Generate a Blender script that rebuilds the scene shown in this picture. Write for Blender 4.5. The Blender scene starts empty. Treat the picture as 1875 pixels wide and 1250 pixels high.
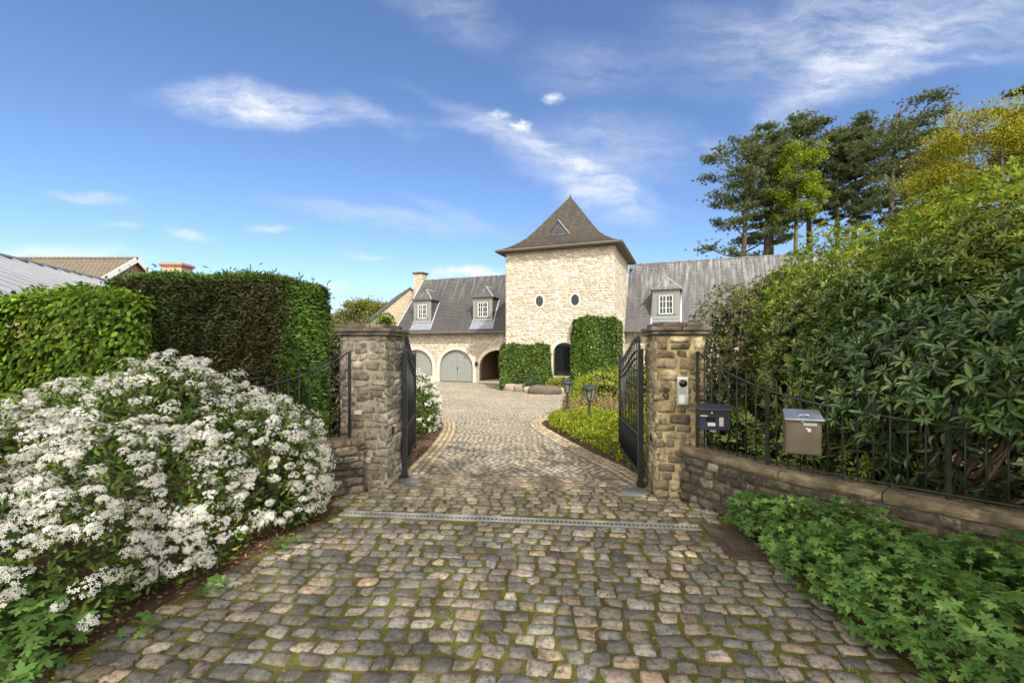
import bpy, math, random
import numpy as np
from mathutils import Vector
random.seed(7)
rng = np.random.default_rng(11)
R = math.radians
SC = bpy.context.scene
COL = SC.collection

# ------------------------------------------------------------------ camera
cam_d = bpy.data.cameras.new("camera")
cam = bpy.data.objects.new("camera", cam_d)
COL.objects.link(cam)
cam.location = (0, 0, 1.9)
cam.rotation_euler = (R(90), 0, 0)
cam_d.sensor_width = 36
cam_d.lens = 15.99
cam_d.shift_y = 0.0069
cam_d.clip_end = 2000
SC.camera = cam
SC.view_settings.view_transform = 'Standard'
SC.view_settings.look = 'None'
SC.view_settings.exposure = 0.80
SC.view_settings.gamma = 1

# ------------------------------------------------------------------ sun and sky
SUN_EL = 42.0
SUN_DIR = np.array([.36, -.93]); SUN_DIR /= np.linalg.norm(SUN_DIR)      # horizontal direction towards the sun
sd = bpy.data.lights.new("sun", 'SUN')
sd.energy = 3.1
sd.angle = R(0.5)
sd.color = (1.0, .96, .89)
sun = bpy.data.objects.new("sun", sd)
COL.objects.link(sun)
to_sun = Vector((SUN_DIR[0] * math.cos(R(SUN_EL)), SUN_DIR[1] * math.cos(R(SUN_EL)), math.sin(R(SUN_EL))))
sun.rotation_euler = to_sun.to_track_quat('Z', 'Y').to_euler()
sun.location = (8, -12, 30)

W = bpy.data.worlds.new("World")
SC.world = W
W.use_nodes = True


def N(nt, typ, **kw):
    n = nt.nodes.new(typ)
    for k, v in kw.items():
        if k.startswith('i_'):
            key = k[2:]
            n.inputs[int(key) if key.isdigit() else key.replace('_', ' ')].default_value = v
        else:
            setattr(n, k, v)
    return n


def build_world():
    nt = W.node_tree
    nt.nodes.clear()
    L = nt.links.new
    out = N(nt, 'ShaderNodeOutputWorld')
    bg = N(nt, 'ShaderNodeBackground')
    bg.inputs['Strength'].default_value = 0.11
    sky = N(nt, 'ShaderNodeTexSky')
    sky.sky_type = 'NISHITA'
    sky.sun_disc = False
    sky.sun_elevation = R(SUN_EL)
    sky.sun_rotation = math.atan2(SUN_DIR[0], SUN_DIR[1])
    sky.air_density = 1.0
    sky.dust_density = 0.15
    sky.ozone_density = 3.0
    tc = N(nt, 'ShaderNodeTexCoord')
    sep = N(nt, 'ShaderNodeSeparateXYZ')
    L(tc.outputs['Generated'], sep.inputs[0])
    ym = N(nt, 'ShaderNodeMath', operation='MAXIMUM', i_1=0.05)
    L(sep.outputs['Y'], ym.inputs[0])
    du = N(nt, 'ShaderNodeMath', operation='DIVIDE'); L(sep.outputs['X'], du.inputs[0]); L(ym.outputs[0], du.inputs[1])
    dv = N(nt, 'ShaderNodeMath', operation='DIVIDE'); L(sep.outputs['Z'], dv.inputs[0]); L(ym.outputs[0], dv.inputs[1])
    uv = N(nt, 'ShaderNodeCombineXYZ'); L(du.outputs[0], uv.inputs[0]); L(dv.outputs[0], uv.inputs[1])
    # wispy domain warp
    n1 = N(nt, 'ShaderNodeTexNoise', i_Scale=5.0, i_Detail=6.0, i_Roughness=.62)
    L(uv.outputs[0], n1.inputs['Vector'])
    sub = N(nt, 'ShaderNodeVectorMath', operation='SUBTRACT'); L(n1.outputs['Color'], sub.inputs[0]); sub.inputs[1].default_value = (.5, .5, .5)
    scl = N(nt, 'ShaderNodeVectorMath', operation='MULTIPLY'); L(sub.outputs[0], scl.inputs[0]); scl.inputs[1].default_value = (.16, .085, 0)
    wv = N(nt, 'ShaderNodeVectorMath', operation='ADD'); L(uv.outputs[0], wv.inputs[0]); L(scl.outputs[0], wv.inputs[1])
    n4 = N(nt, 'ShaderNodeTexNoise', i_Scale=38.0, i_Detail=4.0, i_Roughness=.6); L(uv.outputs[0], n4.inputs['Vector'])
    sub4 = N(nt, 'ShaderNodeVectorMath', operation='SUBTRACT'); L(n4.outputs['Color'], sub4.inputs[0]); sub4.inputs[1].default_value = (.5, .5, .5)
    scl4 = N(nt, 'ShaderNodeVectorMath', operation='MULTIPLY'); L(sub4.outputs[0], scl4.inputs[0]); scl4.inputs[1].default_value = (.045, .03, 0)
    wv2 = N(nt, 'ShaderNodeVectorMath', operation='ADD'); L(uv.outputs[0], wv2.inputs[0]); L(scl4.outputs[0], wv2.inputs[1])
    clouds = [(470, 192, 215, 44, 5, .95), (690, 205, 130, 26, 22, .32), (900, 243, 150, 22, 12, .26),
              (1010, 298, 220, 52, 27, .42), (1105, 352, 140, 62, 25, .5), (1130, 262, 180, 80, 5, .34),
              (1600, 115, 250, 62, -22, .46), (1470, 180, 170, 48, -38, .38), (1450, 85, 300, 110, -5, .34),
              (1730, 122, 160, 16, -8, .3), (1012, 180, 22, 13, 0, 1.0), (953, 231, 21, 12, 0, 1.0), (915, 208, 22, 8, 0, .7),
              (165, 362, 80, 15, 12, .55), (345, 425, 60, 14, 5, .6), (490, 422, 48, 8, 0, .5), (215, 412, 40, 8, 0, .35),
              (110, 462, 190, 22, 1, .85), (865, 502, 95, 15, -2, .95), (600, 525, 60, 15, 4, .8), (665, 468, 62, 10, 5, .45),
              (700, 403, 230, 26, 9, .32), (1000, 270, 330, 20, 24, .22), (830, 395, 140, 20, 20, .2), (830, 25, 150, 60, 25, .25), (1080, 120, 150, 70, 0, .22),
              (1300, 268, 60, 20, 40, .25), (1760, 30, 380, 110, 0, .4), (1350, 40, 200, 60, 10, .12)]
    acc = None
    for (px, py, rx, ry, ang, s) in clouds:
        mp = N(nt, 'ShaderNodeMapping', vector_type='TEXTURE')
        mp.inputs['Location'].default_value = ((px - 937.5) / 833, (638 - py) / 833, 0)
        mp.inputs['Rotation'].default_value = (0, 0, R(-ang))
        mp.inputs['Scale'].default_value = (rx / 833, ry / 833, 1)
        L((wv2 if rx < 30 else wv).outputs[0], mp.inputs['Vector'])
        ln = N(nt, 'ShaderNodeVectorMath', operation='LENGTH'); L(mp.outputs[0], ln.inputs[0])
        mr = N(nt, 'ShaderNodeMapRange', interpolation_type='SMOOTHSTEP')
        mr.inputs['From Min'].default_value = 1.15; mr.inputs['From Max'].default_value = 0.1
        mr.inputs['To Min'].default_value = 0; mr.inputs['To Max'].default_value = s
        L(ln.outputs['Value'], mr.inputs['Value'])
        if acc is None:
            acc = mr.outputs[0]
        else:
            a = N(nt, 'ShaderNodeMath', operation='ADD'); L(acc, a.inputs[0]); L(mr.outputs[0], a.inputs[1]); acc = a.outputs[0]
    n2 = N(nt, 'ShaderNodeTexNoise', i_Scale=12.0, i_Detail=9.0, i_Roughness=.7)
    m2 = N(nt, 'ShaderNodeMapping'); m2.inputs['Scale'].default_value = (.5, 2.0, 1); m2.inputs['Rotation'].default_value = (0, 0, R(16))
    L(wv.outputs[0], m2.inputs[0]); L(m2.outputs[0], n2.inputs['Vector'])
    r2 = N(nt, 'ShaderNodeMapRange', i_1=.34, i_2=.70, i_3=.16, i_4=1.3); L(n2.outputs['Fac'], r2.inputs[0])
    ml = N(nt, 'ShaderNodeMath', operation='MULTIPLY', use_clamp=True); L(acc, ml.inputs[0]); L(r2.outputs[0], ml.inputs[1])
    # only the forward half of the dome carries the drawn clouds
    fw = N(nt, 'ShaderNodeMapRange', i_1=.08, i_2=.25, i_3=0.0, i_4=.85); L(sep.outputs['Y'], fw.inputs[0])
    dens = N(nt, 'ShaderNodeMath', operation='MULTIPLY', use_clamp=True); L(ml.outputs[0], dens.inputs[0]); L(fw.outputs[0], dens.inputs[1])
    tint = N(nt, 'ShaderNodeMix', data_type='RGBA', blend_type='MULTIPLY')
    tint.inputs['Factor'].default_value = 1.0
    L(sky.outputs[0], tint.inputs[6]); tint.inputs[7].default_value = (.80, .87, .98, 1)
    mix = N(nt, 'ShaderNodeMix', data_type='RGBA')
    L(dens.outputs[0], mix.inputs['Factor']); L(tint.outputs[2], mix.inputs[6]); mix.inputs[7].default_value = (5.6, 5.8, 6.3, 1)
    # bright warm clouds added in the unseen rear sky to lift the foreground shade
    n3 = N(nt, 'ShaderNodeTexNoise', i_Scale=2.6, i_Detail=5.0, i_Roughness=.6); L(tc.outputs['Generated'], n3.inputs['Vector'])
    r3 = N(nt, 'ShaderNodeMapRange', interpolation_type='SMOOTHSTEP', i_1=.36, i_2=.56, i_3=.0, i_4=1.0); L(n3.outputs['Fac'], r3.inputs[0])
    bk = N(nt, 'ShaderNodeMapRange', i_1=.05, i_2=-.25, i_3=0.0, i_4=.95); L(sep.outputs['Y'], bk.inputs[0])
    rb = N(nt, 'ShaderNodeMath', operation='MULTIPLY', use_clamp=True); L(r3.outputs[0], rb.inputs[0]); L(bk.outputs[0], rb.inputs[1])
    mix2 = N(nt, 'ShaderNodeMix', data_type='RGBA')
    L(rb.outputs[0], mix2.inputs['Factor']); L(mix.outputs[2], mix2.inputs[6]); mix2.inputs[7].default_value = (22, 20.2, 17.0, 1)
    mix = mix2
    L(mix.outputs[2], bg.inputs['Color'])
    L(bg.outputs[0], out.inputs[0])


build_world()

# ------------------------------------------------------------------ object helpers


def tag(o, label=None, cat=None, group=None, kind=None):
    if label: o['label'] = label
    if cat: o['category'] = cat
    if group: o['group'] = group
    if kind: o['kind'] = kind
    return o


def empty(name, loc=(0, 0, 0), rz=0, label=None, cat=None, group=None):
    o = bpy.data.objects.new(name, None)
    o.empty_display_size = .2
    COL.objects.link(o)
    o.location = loc
    o.rotation_euler = (0, 0, rz)
    return tag(o, label, cat, group)


def set_uv(me):
    """metric UVs: u level along the face, v up its steepest line"""
    nl = len(me.loops)
    if nl == 0: return
    co = np.empty(len(me.vertices) * 3); me.vertices.foreach_get('co', co); co = co.reshape(-1, 3)
    li = np.empty(nl, dtype=np.int32); me.loops.foreach_get('vertex_index', li)
    nrm = np.empty(len(me.polygons) * 3); me.polygons.foreach_get('normal', nrm); nrm = nrm.reshape(-1, 3)
    tot = np.empty(len(me.polygons), dtype=np.int32); me.polygons.foreach_get('loop_total', tot)
    n = np.repeat(nrm, tot, axis=0)
    t = np.stack([-n[:, 1], n[:, 0], np.zeros(len(n))], 1)
    l = np.linalg.norm(t, axis=1)
    flat = l < .05
    t[flat] = (1, 0, 0)
    l[flat] = 1
    t /= l[:, None]
    b = np.cross(n, t)
    p = co[li]
    uv = np.stack([(p * t).sum(1), (p * b).sum(1)], 1)
    lay = me.uv_layers.new(name='UVMap')
    lay.data.foreach_set('uv', uv.astype(np.float32).ravel())


def link(name, me, mat, parent):
    o = bpy.data.objects.new(name, me)
    COL.objects.link(o)
    if mat: me.materials.append(mat)
    if parent: o.parent = parent
    return o


def bulk(name, V, F, mat, parent=None, col=None, smooth=False, uv=False):
    """V (n,k,3) copies of a template with equal-sized faces F (m,c); col (n,3) or (n,k,3)"""
    n, k, _ = V.shape
    F = np.asarray(F)
    me = bpy.data.meshes.new(name)
    nv = n * k
    faces = (F[None] + (np.arange(n) * k)[:, None, None]).reshape(-1, F.shape[1])
    me.vertices.add(nv)
    me.vertices.foreach_set('co', V.reshape(-1).astype(np.float32))
    me.loops.add(faces.size)
    me.loops.foreach_set('vertex_index', faces.ravel().astype(np.int32))
    me.polygons.add(len(faces))
    me.polygons.foreach_set('loop_start', (np.arange(len(faces)) * F.shape[1]).astype(np.int32))
    me.polygons.foreach_set('loop_total', np.full(len(faces), F.shape[1], dtype=np.int32))
    me.update(calc_edges=True)
    if smooth: me.polygons.foreach_set('use_smooth', np.ones(len(faces), dtype=bool))
    if col is not None:
        if col.ndim == 2: col = np.repeat(col[:, None, :], k, 1)
        c4 = np.concatenate([col.reshape(-1, 3), np.ones((nv, 1))], 1)
        at = me.color_attributes.new('Col', 'FLOAT_COLOR', 'POINT')
        at.data.foreach_set('color', c4.astype(np.float32).ravel())
    if uv: set_uv(me)
    return link(name, me, mat, parent)


class MB:
    """collects shapes into one mesh object"""
    def __init__(s): s.V = []; s.F = []
    def add(s, V, F):
        b = len(s.V)
        s.V += [tuple(map(float, v)) for v in V]
        s.F += [tuple(i + b for i in f) for f in F]
        return s
    def quad(s, *p): return s.add(p, [tuple(range(len(p)))])
    def box(s, x0, x1, y0, y1, z0, z1):
        return s.add([(x0, y0, z0), (x1, y0, z0), (x1, y1, z0), (x0, y1, z0), (x0, y0, z1), (x1, y0, z1), (x1, y1, z1), (x0, y1, z1)],
                     [(0, 3, 2, 1), (4, 5, 6, 7), (0, 1, 5, 4), (1, 2, 6, 5), (2, 3, 7, 6), (3, 0, 4, 7)])
    def frus(s, c, a, b, z0, a2, b2, z1):
        x, y = c
        return s.add([(x - a, y - b, z0), (x + a, y - b, z0), (x + a, y + b, z0), (x - a, y + b, z0),
                      (x - a2, y - b2, z1), (x + a2, y - b2, z1), (x + a2, y + b2, z1), (x - a2, y + b2, z1)],
                     [(0, 3, 2, 1), (4, 5, 6, 7), (0, 1, 5, 4), (1, 2, 6, 5), (2, 3, 7, 6), (3, 0, 4, 7)])
    def tube(s, P, r, n=8, cap=True):
        P = [Vector(p) for p in P]
        rs = r if hasattr(r, '__len__') else [r] * len(P)
        V = []; F = []
        up = None
        for i, p in enumerate(P):
            d = (P[min(i + 1, len(P) - 1)] - P[max(i - 1, 0)])
            if d.length < 1e-7: d = Vector((0, 0, 1))
            d.normalize()
            if up is None:
                up = Vector((1, 0, 0)) if abs(d.x) < .8 else Vector((0, 1, 0))
            a = (up - d * up.dot(d)).normalized(); up = a
            b = d.cross(a)
            for k in range(n):
                t = 2 * math.pi * (k + .5) / n
                V.append(p + (a * math.cos(t) + b * math.sin(t)) * rs[i])
        for i in range(len(P) - 1):
            for k in range(n):
                k2 = (k + 1) % n
                F.append((i * n + k, i * n + k2, (i + 1) * n + k2, (i + 1) * n + k))
        if cap:
            F.append(tuple(range(n))[::-1]); F.append(tuple((len(P) - 1) * n + k for k in range(n)))
        return s.add(V, F)
    def bar(s, p, q, w, h):
        """rectangular bar from p to q"""
        p = Vector(p); q = Vector(q); d = (q - p).normalized()
        a = d.cross(Vector((0, 0, 1)))
        if a.length < 1e-4: a = Vector((1, 0, 0))
        a.normalize(); b = a.cross(d)
        V = [c + a * sx * w / 2 + b * sz * h / 2 for c in (p, q) for sx, sz in ((-1, -1), (1, -1), (1, 1), (-1, 1))]
        return s.add(V, [(0, 1, 2, 3), (4, 7, 6, 5), (0, 4, 5, 1), (1, 5, 6, 2), (2, 6, 7, 3), (3, 7, 4, 0)])
    def lathe(s, prof, n=12, c=(0, 0, 0), sq=False):
        V = []; F = []
        for (r, z) in prof:
            for k in range(n):
                t = 2 * math.pi * (k + .5) / n
                V.append((c[0] + r * math.cos(t), c[1] + r * math.sin(t), c[2] + z))
        for i in range(len(prof) - 1):
            for k in range(n):
                k2 = (k + 1) % n
                F.append((i * n + k, i * n + k2, (i + 1) * n + k2, (i + 1) * n + k))
        F.append(tuple(range(n))[::-1]); F.append(tuple((len(prof) - 1) * n + k for k in range(n)))
        return s.add(V, F)
    def prism(s, poly, y0, y1):
        """polygon in x,z extruded along y"""
        n = len(poly)
        V = [(x, y0, z) for x, z in poly] + [(x, y1, z) for x, z in poly]
        F = [tuple(range(n)), tuple(range(2 * n - 1, n - 1, -1))]
        for i in range(n):
            j = (i + 1) % n
            F.append((j, i, i + n, j + n))
        return s.add(V, F)
    def xf(s, fn):
        s.V = [tuple(fn(Vector(v))) for v in s.V]; return s
    def build(s, name, mat, parent=None, smooth=False, bevel=0, seg=2, fix=True):
        me = bpy.data.meshes.new(name)
        me.from_pydata(s.V, [], s.F)
        if fix:
            import bmesh
            bm = bmesh.new(); bm.from_mesh(me)
            bmesh.ops.recalc_face_normals(bm, faces=bm.faces)
            bm.to_mesh(me); bm.free()
        me.update()
        set_uv(me)
        if smooth:
            me.polygons.foreach_set('use_smooth', np.ones(len(me.polygons), dtype=bool))
        o = link(name, me, mat, parent)
        if bevel:
            m = o.modifiers.new('bevel', 'BEVEL'); m.width = bevel; m.segments = seg; m.limit_method = 'ANGLE'; m.angle_limit = R(40)
        return o


def spline(P, n=60):
    """Catmull-Rom through P, n samples evenly by length"""
    P = np.asarray(P, float)
    Q = np.vstack([2 * P[0] - P[1], P, 2 * P[-1] - P[-2]])
    out = []
    for i in range(1, len(Q) - 2):
        for t in np.linspace(0, 1, 24, endpoint=False):
            a, b, c, d = Q[i - 1:i + 3]
            out.append(.5 * ((2 * b) + (-a + c) * t + (2 * a - 5 * b + 4 * c - d) * t * t + (-a + 3 * b - 3 * c + d) * t ** 3))
    out.append(P[-1]); out = np.array(out)
    s = np.concatenate([[0], np.cumsum(np.linalg.norm(np.diff(out, axis=0), axis=1))])
    t = np.linspace(0, s[-1], n)
    return np.stack([np.interp(t, s, out[:, k]) for k in range(P.shape[1])], 1), s[-1]


_ph = rng.uniform(0, 6.28, (8, 3)); _fr = rng.normal(0, 1, (8, 3))


def lown(P, sc=1.0):
    """cheap smooth noise, about -1..1"""
    P = np.asarray(P) * sc
    v = 0
    for k in range(8):
        v = v + np.sin(P @ _fr[k] * (1 + .35 * k) + _ph[k, 0]) / (1 + .3 * k)
    return v / 2.6


def g(y):
    t = np.clip((np.asarray(y, float) - 8) / 16, 0, 1)
    return -.4 * t * t * (3 - 2 * t)


def inpoly(x, y, poly):
    c = np.zeros(len(x), bool)
    n = len(poly)
    j = n - 1
    for i in range(n):
        xi, yi = poly[i]; xj, yj = poly[j]
        c ^= ((yi > y) != (yj > y)) & (x < (xj - xi) * (y - yi) / (yj - yi + 1e-12) + xi)
        j = i
    return c


def unit(a): return a / np.maximum(np.linalg.norm(a, axis=-1, keepdims=True), 1e-9)


# ------------------------------------------------------------------ materials


def mat(name):
    m = bpy.data.materials.new(name)
    m.use_nodes = True
    return m, m.node_tree, m.node_tree.nodes['Principled BSDF']


def noise(nt, scale, detail=4, rough=.6, vec=None, dist=0):
    n = N(nt, 'ShaderNodeTexNoise', i_Scale=scale, i_Detail=detail, i_Roughness=rough, i_Distortion=dist)
    if vec is not None: nt.links.new(vec, n.inputs['Vector'])
    return n.outputs['Fac']


def ramp(nt, fac, stops):
    r = N(nt, 'ShaderNodeValToRGB')
    e = r.color_ramp.elements
    while len(e) < len(stops): e.new(.5)
    for x, (p, c) in zip(e, stops):
        x.position = p
        x.color = (*c, 1) if hasattr(c, '__len__') else (c, c, c, 1)
    nt.links.new(fac, r.inputs[0])
    return r.outputs[0]


def mixc(nt, fac, a, b, mode='MIX'):
    m = N(nt, 'ShaderNodeMix', data_type='RGBA', blend_type=mode)
    for s, v in ((m.inputs['Factor'], fac), (m.inputs[6], a), (m.inputs[7], b)):
        if isinstance(v, bpy.types.NodeSocket): nt.links.new(v, s)
        elif hasattr(v, '__len__'): s.default_value = (*v, 1)
        else: s.default_value = v
    return m.outputs[2]


def bump(nt, bs, h, strength=.5, dist=.01):
    b = N(nt, 'ShaderNodeBump', i_Strength=strength, i_Distance=dist)
    nt.links.new(h, b.inputs['Height']); nt.links.new(b.outputs[0], bs.inputs['Normal'])


def objco(nt): return N(nt, 'ShaderNodeTexCoord').outputs['Object']
def uvco(nt): return N(nt, 'ShaderNodeTexCoord').outputs['UV']
def attr(nt): return N(nt, 'ShaderNodeVertexColor', layer_name='Col').outputs['Color']


def m_plain(name, c, rough=.6, metal=0, var=.25, scale=6, bmp=.15, spec=.5):
    m, nt, b = mat(name)
    v = objco(nt)
    f = noise(nt, scale, 5, .65, v)
    lo = tuple(x * (1 - var) for x in c); hi = tuple(min(1, x * (1 + var)) for x in c)
    nt.links.new(ramp(nt, f, [(.3, lo), (.7, hi)]), b.inputs['Base Color'])
    b.inputs['Roughness'].default_value = rough
    b.inputs['Metallic'].default_value = metal
    b.inputs['Specular IOR Level'].default_value = spec
    if bmp: bump(nt, b, noise(nt, scale * 8, 4, .7, v), bmp, .004)
    return m


def m_leaf(name, rough=.45, trans=.3, spec=.35, tcol=(1.25, 1.2, .5)):
    m, nt, b = mat(name)
    c = attr(nt)
    nt.links.new(c, b.inputs['Base Color'])
    b.inputs['Roughness'].default_value = rough
    b.inputs['Specular IOR Level'].default_value = spec
    t = N(nt, 'ShaderNodeBsdfTranslucent')
    nt.links.new(mixc(nt, 1.0, c, tcol, 'MULTIPLY'), t.inputs[0])
    mx = N(nt, 'ShaderNodeMixShader'); mx.inputs[0].default_value = trans
    nt.links.new(b.outputs[0], mx.inputs[1]); nt.links.new(t.outputs[0], mx.inputs[2])
    nt.links.new(mx.outputs[0], nt.nodes['Material Output'].inputs[0])
    return m


def m_stone(name, rough=.85, sc=18, amount=.5, moss=0.0, dark=(.05, .045, .035), bs=.6, dd=.012, stain=0):
    """per-stone colour from the attribute, mottled with lichen and dirt spots"""
    m, nt, b = mat(name)
    c = attr(nt)
    v = objco(nt)
    f = noise(nt, sc, 7, .7, v)
    k = mixc(nt, ramp(nt, f, [(.36, amount), (.56, 0)]), c, dark)
    k = mixc(nt, ramp(nt, noise(nt, sc * 1.7, 5, .6, v), [(.56, 0), (.75, amount * .8)]), k, mixc(nt, .5, c, (.62, .56, .45)))
    if stain:
        k = mixc(nt, ramp(nt, noise(nt, .55, 6, .65, v), [(.45, 0), (.7, stain)]), k, (.30, .25, .19))
    if moss:
        k = mixc(nt, ramp(nt, noise(nt, 3.1, 6, .7, v), [(.5, 0), (.66, moss)]), k, (.10, .105, .025))
    nt.links.new(k, b.inputs['Base Color'])
    b.inputs['Roughness'].default_value = rough
    b.inputs['Specular IOR Level'].default_value = .3
    bump(nt, b, noise(nt, sc * 2.2, 8, .75, v), bs, dd)
    return m


def m_courses(name, w, h, c1, c2, mortar, msize=.012, rough=.85, streak=None, bmp=.6, lich=None, squash=1.0, dist=.02):
    """coursed stone or slate laid out on metric UVs"""
    m, nt, b = mat(name)
    uv = uvco(nt)
    wob = N(nt, 'ShaderNodeTexNoise', i_Scale=3.5, i_Detail=3.0); nt.links.new(uv, wob.inputs['Vector'])
    ad = N(nt, 'ShaderNodeVectorMath', operation='MULTIPLY_ADD'); nt.links.new(wob.outputs['Color'], ad.inputs[0])
    ad.inputs[1].default_value = (dist * 2, dist, 0); nt.links.new(uv, ad.inputs[2])
    br = N(nt, 'ShaderNodeTexBrick', i_Scale=1.0)
    br.offset = .47; br.squash = squash; br.squash_frequency = 3
    br.inputs['Brick Width'].default_value = w; br.inputs['Row Height'].default_value = h
    br.inputs['Mortar Size'].default_value = msize; br.inputs['Mortar Smooth'].default_value = .35
    br.inputs['Bias'].default_value = 0
    br.inputs['Color1'].default_value = (*c1, 1); br.inputs['Color2'].default_value = (*c2, 1); br.inputs['Mortar'].default_value = (*mortar, 1)
    nt.links.new(ad.outputs[0], br.inputs['Vector'])
    mp = N(nt, 'ShaderNodeMapping'); mp.inputs['Scale'].default_value = (1 / w * .9, 1 / h * .9, 1); nt.links.new(uv, mp.inputs[0])
    k = mixc(nt, .55, br.outputs['Color'], mixc(nt, ramp(nt, noise(nt, .9, 3, .6, mp.outputs[0]), [(.3, 0), (.7, 1)]), c1, c2))
    k = mixc(nt, br.outputs['Fac'], k, mortar)
    if lich:
        k = mixc(nt, ramp(nt, noise(nt, 1.1, 6, .7, uv), [(.48, 0), (.68, .75)]), k, lich)
    if streak:
        ms = N(nt, 'ShaderNodeMapping'); ms.inputs['Scale'].default_value = (3.2, .28, 1); nt.links.new(uv, ms.inputs[0])
        s = ramp(nt, noise(nt, 1.6, 5, .7, ms.outputs[0]), [(.46, 0), (.72, streak[1])])
        if len(streak) > 2:
            oz = N(nt, 'ShaderNodeSeparateXYZ'); nt.links.new(objco(nt), oz.inputs[0])
            zz = N(nt, 'ShaderNodeMapRange', i_1=streak[2], i_2=streak[3], i_3=.12, i_4=1.0); nt.links.new(oz.outputs['Z'], zz.inputs[0])
            mu = N(nt, 'ShaderNodeMath', operation='MULTIPLY'); nt.links.new(s, mu.inputs[0]); nt.links.new(zz.outputs[0], mu.inputs[1]); s = mu.outputs[0]
        k = mixc(nt, s, k, streak[0])
    nt.links.new(k, b.inputs['Base Color'])
    b.inputs['Roughness'].default_value = rough
    b.inputs['Specular IOR Level'].default_value = .35
    inv = N(nt, 'ShaderNodeMath', operation='MULTIPLY_ADD', i_1=-1.0, i_2=1.0); nt.links.new(br.outputs['Fac'], inv.inputs[0])
    ad2 = N(nt, 'ShaderNodeMath', operation='MULTIPLY_ADD', i_1=.9); nt.links.new(noise(nt, 1.3, 5, .7, mp.outputs[0]), ad2.inputs[0]); nt.links.new(inv.outputs[0], ad2.inputs[2])
    bump(nt, b, ad2.outputs[0], bmp, .03)
    return m


M = {}
M['limestone'] = m_courses('limestone', .34, .115, (.56, .47, .34), (.44, .36, .25), (.40, .33, .23), .02, dist=.045, squash=1.5, bmp=1.0)
M['trim'] = m_plain('pale limestone trim', (.64, .57, .45), .8, var=.12, scale=3, bmp=.3)
M['slate'] = m_courses('slate', .21, .105, (.105, .097, .094), (.06, .056, .056), (.025, .022, .022), .010, rough=.75, streak=((.33, .33, .34), .6, 4.8, 7.1), bmp=.5, dist=.012)
M['slate_moss'] = m_courses('mossy slate', .21, .105, (.088, .074, .065), (.05, .044, .041), (.03, .025, .022), .010, rough=.78, streak=((.15, .12, .045), .5), lich=(.085, .07, .045), bmp=.5, dist=.012)
M['slate_grey'] = m_courses('silvery slate', .21, .105, (.155, .145, .142), (.092, .088, .09), (.035, .032, .032), .010, rough=.7, streak=((.46, .46, .48), .8, 3.6, 7.0), bmp=.5, dist=.012)
M['lead'] = m_plain('lead flashing', (.19, .205, .24), .5, 0, .25, 5)
M['zinc'] = m_plain('zinc gutter', (.12, .105, .09), .5, .3, .25, 4)
M['ridge_lead'] = m_plain('bright lead', (.40, .42, .45), .5, .2, .15, 5)
M['sage'] = m_plain('sage paint', (.235, .245, .225), .5, 0, .06, 2, .05)
M['sage_lt'] = m_plain('pale sage paint', (.205, .215, .19), .5, 0, .06, 2, .05)
M['white'] = m_plain('white paint', (.70, .70, .66), .45, 0, .04, 2, .03)
M['wood_dark'] = m_plain('dark wood', (.05, .032, .02), .5, 0, .3, 6)
M['iron'] = m_plain('black iron', (.018, .019, .021), .42, .2, .3, 14, .25)
M['iron_green'] = m_plain('mossy iron', (.022, .029, .016), .6, .1, .5, 9, .3)
M['galv'] = m_plain('galvanised steel', (.46, .45, .43), .5, .55, .2, 12)
M['rust'] = m_plain('rusted cast iron', (.10, .07, .05), .75, .3, .45, 16, .4)
M['pit'] = m_plain('drain pit', (.012, .011, .01), .9, 0, .2)
M['box_black'] = m_plain('black plastic', (.018, .02, .026), .38, 0, .12, 3, .04)
M['box_black2'] = m_plain('black lid', (.032, .034, .038), .5, 0, .12, 3, .08)
M['box_blue'] = m_plain('dark navy film', (.016, .024, .05), .35, 0, .1, 3, .02)
M['taupe'] = m_plain('taupe enamel', (.155, .125, .088), .38, .1, .06, 2, .04)
M['steel'] = m_plain('brushed steel', (.55, .56, .57), .3, .85, .12, 5, .05)
M['label'] = m_plain('paper label', (.72, .70, .70), .6, 0, .05, 4, 0)
M['ink'] = m_plain('ink', (.16, .15, .16), .7, 0, .1, 4, 0)
M['red'] = m_plain('red print', (.45, .07, .09), .6, 0, .1, 4, 0)
M['silver'] = m_plain('satin aluminium', (.47, .46, .43), .38, .5, .06, 3, .03)
M['lens'] = m_plain('black lens', (.01, .01, .012), .08, 0, .1, 3, 0)
M['lamp_green'] = m_plain('lamp metal', (.04, .043, .033), .5, .2, .3, 10)
M['stone_cap'] = m_plain('weathered cap stone', (.14, .11, .08), .9, 0, .75, 7, .6)
M['roof_metal'] = m_plain('grey roof sheet', (.25, .26, .285), .45, .25, .08, .8, .03)
M['tile'] = m_courses('brown roof tiles', .3, .3, (.185, .145, .10), (.13, .10, .072), (.06, .05, .04), .03, rough=.85, lich=(.17, .135, .07), bmp=.8)
M['brick'] = m_courses('red brick', .22, .075, (.42, .18, .11), (.32, .13, .09), (.42, .34, .27), .010)
M['brick_pale'] = m_courses('salmon brick', .22, .075, (.44, .30, .21), (.37, .24, .165), (.45, .36, .28), .010)
M['bark'] = m_plain('pine bark', (.11, .075, .055), .9, 0, .5, 3, .5)
M['bark_grey'] = m_plain('grey bark', (.10, .085, .065), .9, 0, .45, 4, .5)
M['bark_moss'] = m_plain('mossy bark', (.10, .105, .03), .9, 0, .45, 3, .5)
M['twig'] = m_plain('twig', (.20, .145, .085), .85, 0, .4, 8, .2)
M['leaf'] = m_leaf('leaf')
M['leaf_soft'] = m_leaf('soft leaf', .6, .42, .2)
M['leaf_gloss'] = m_leaf('glossy leaf', .33, .18, .5)
M['needle'] = m_leaf('needles', .65, .15, .15)
M['petal'] = m_leaf('petal', .65, .3, .1, (1, 1, .96))
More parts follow.
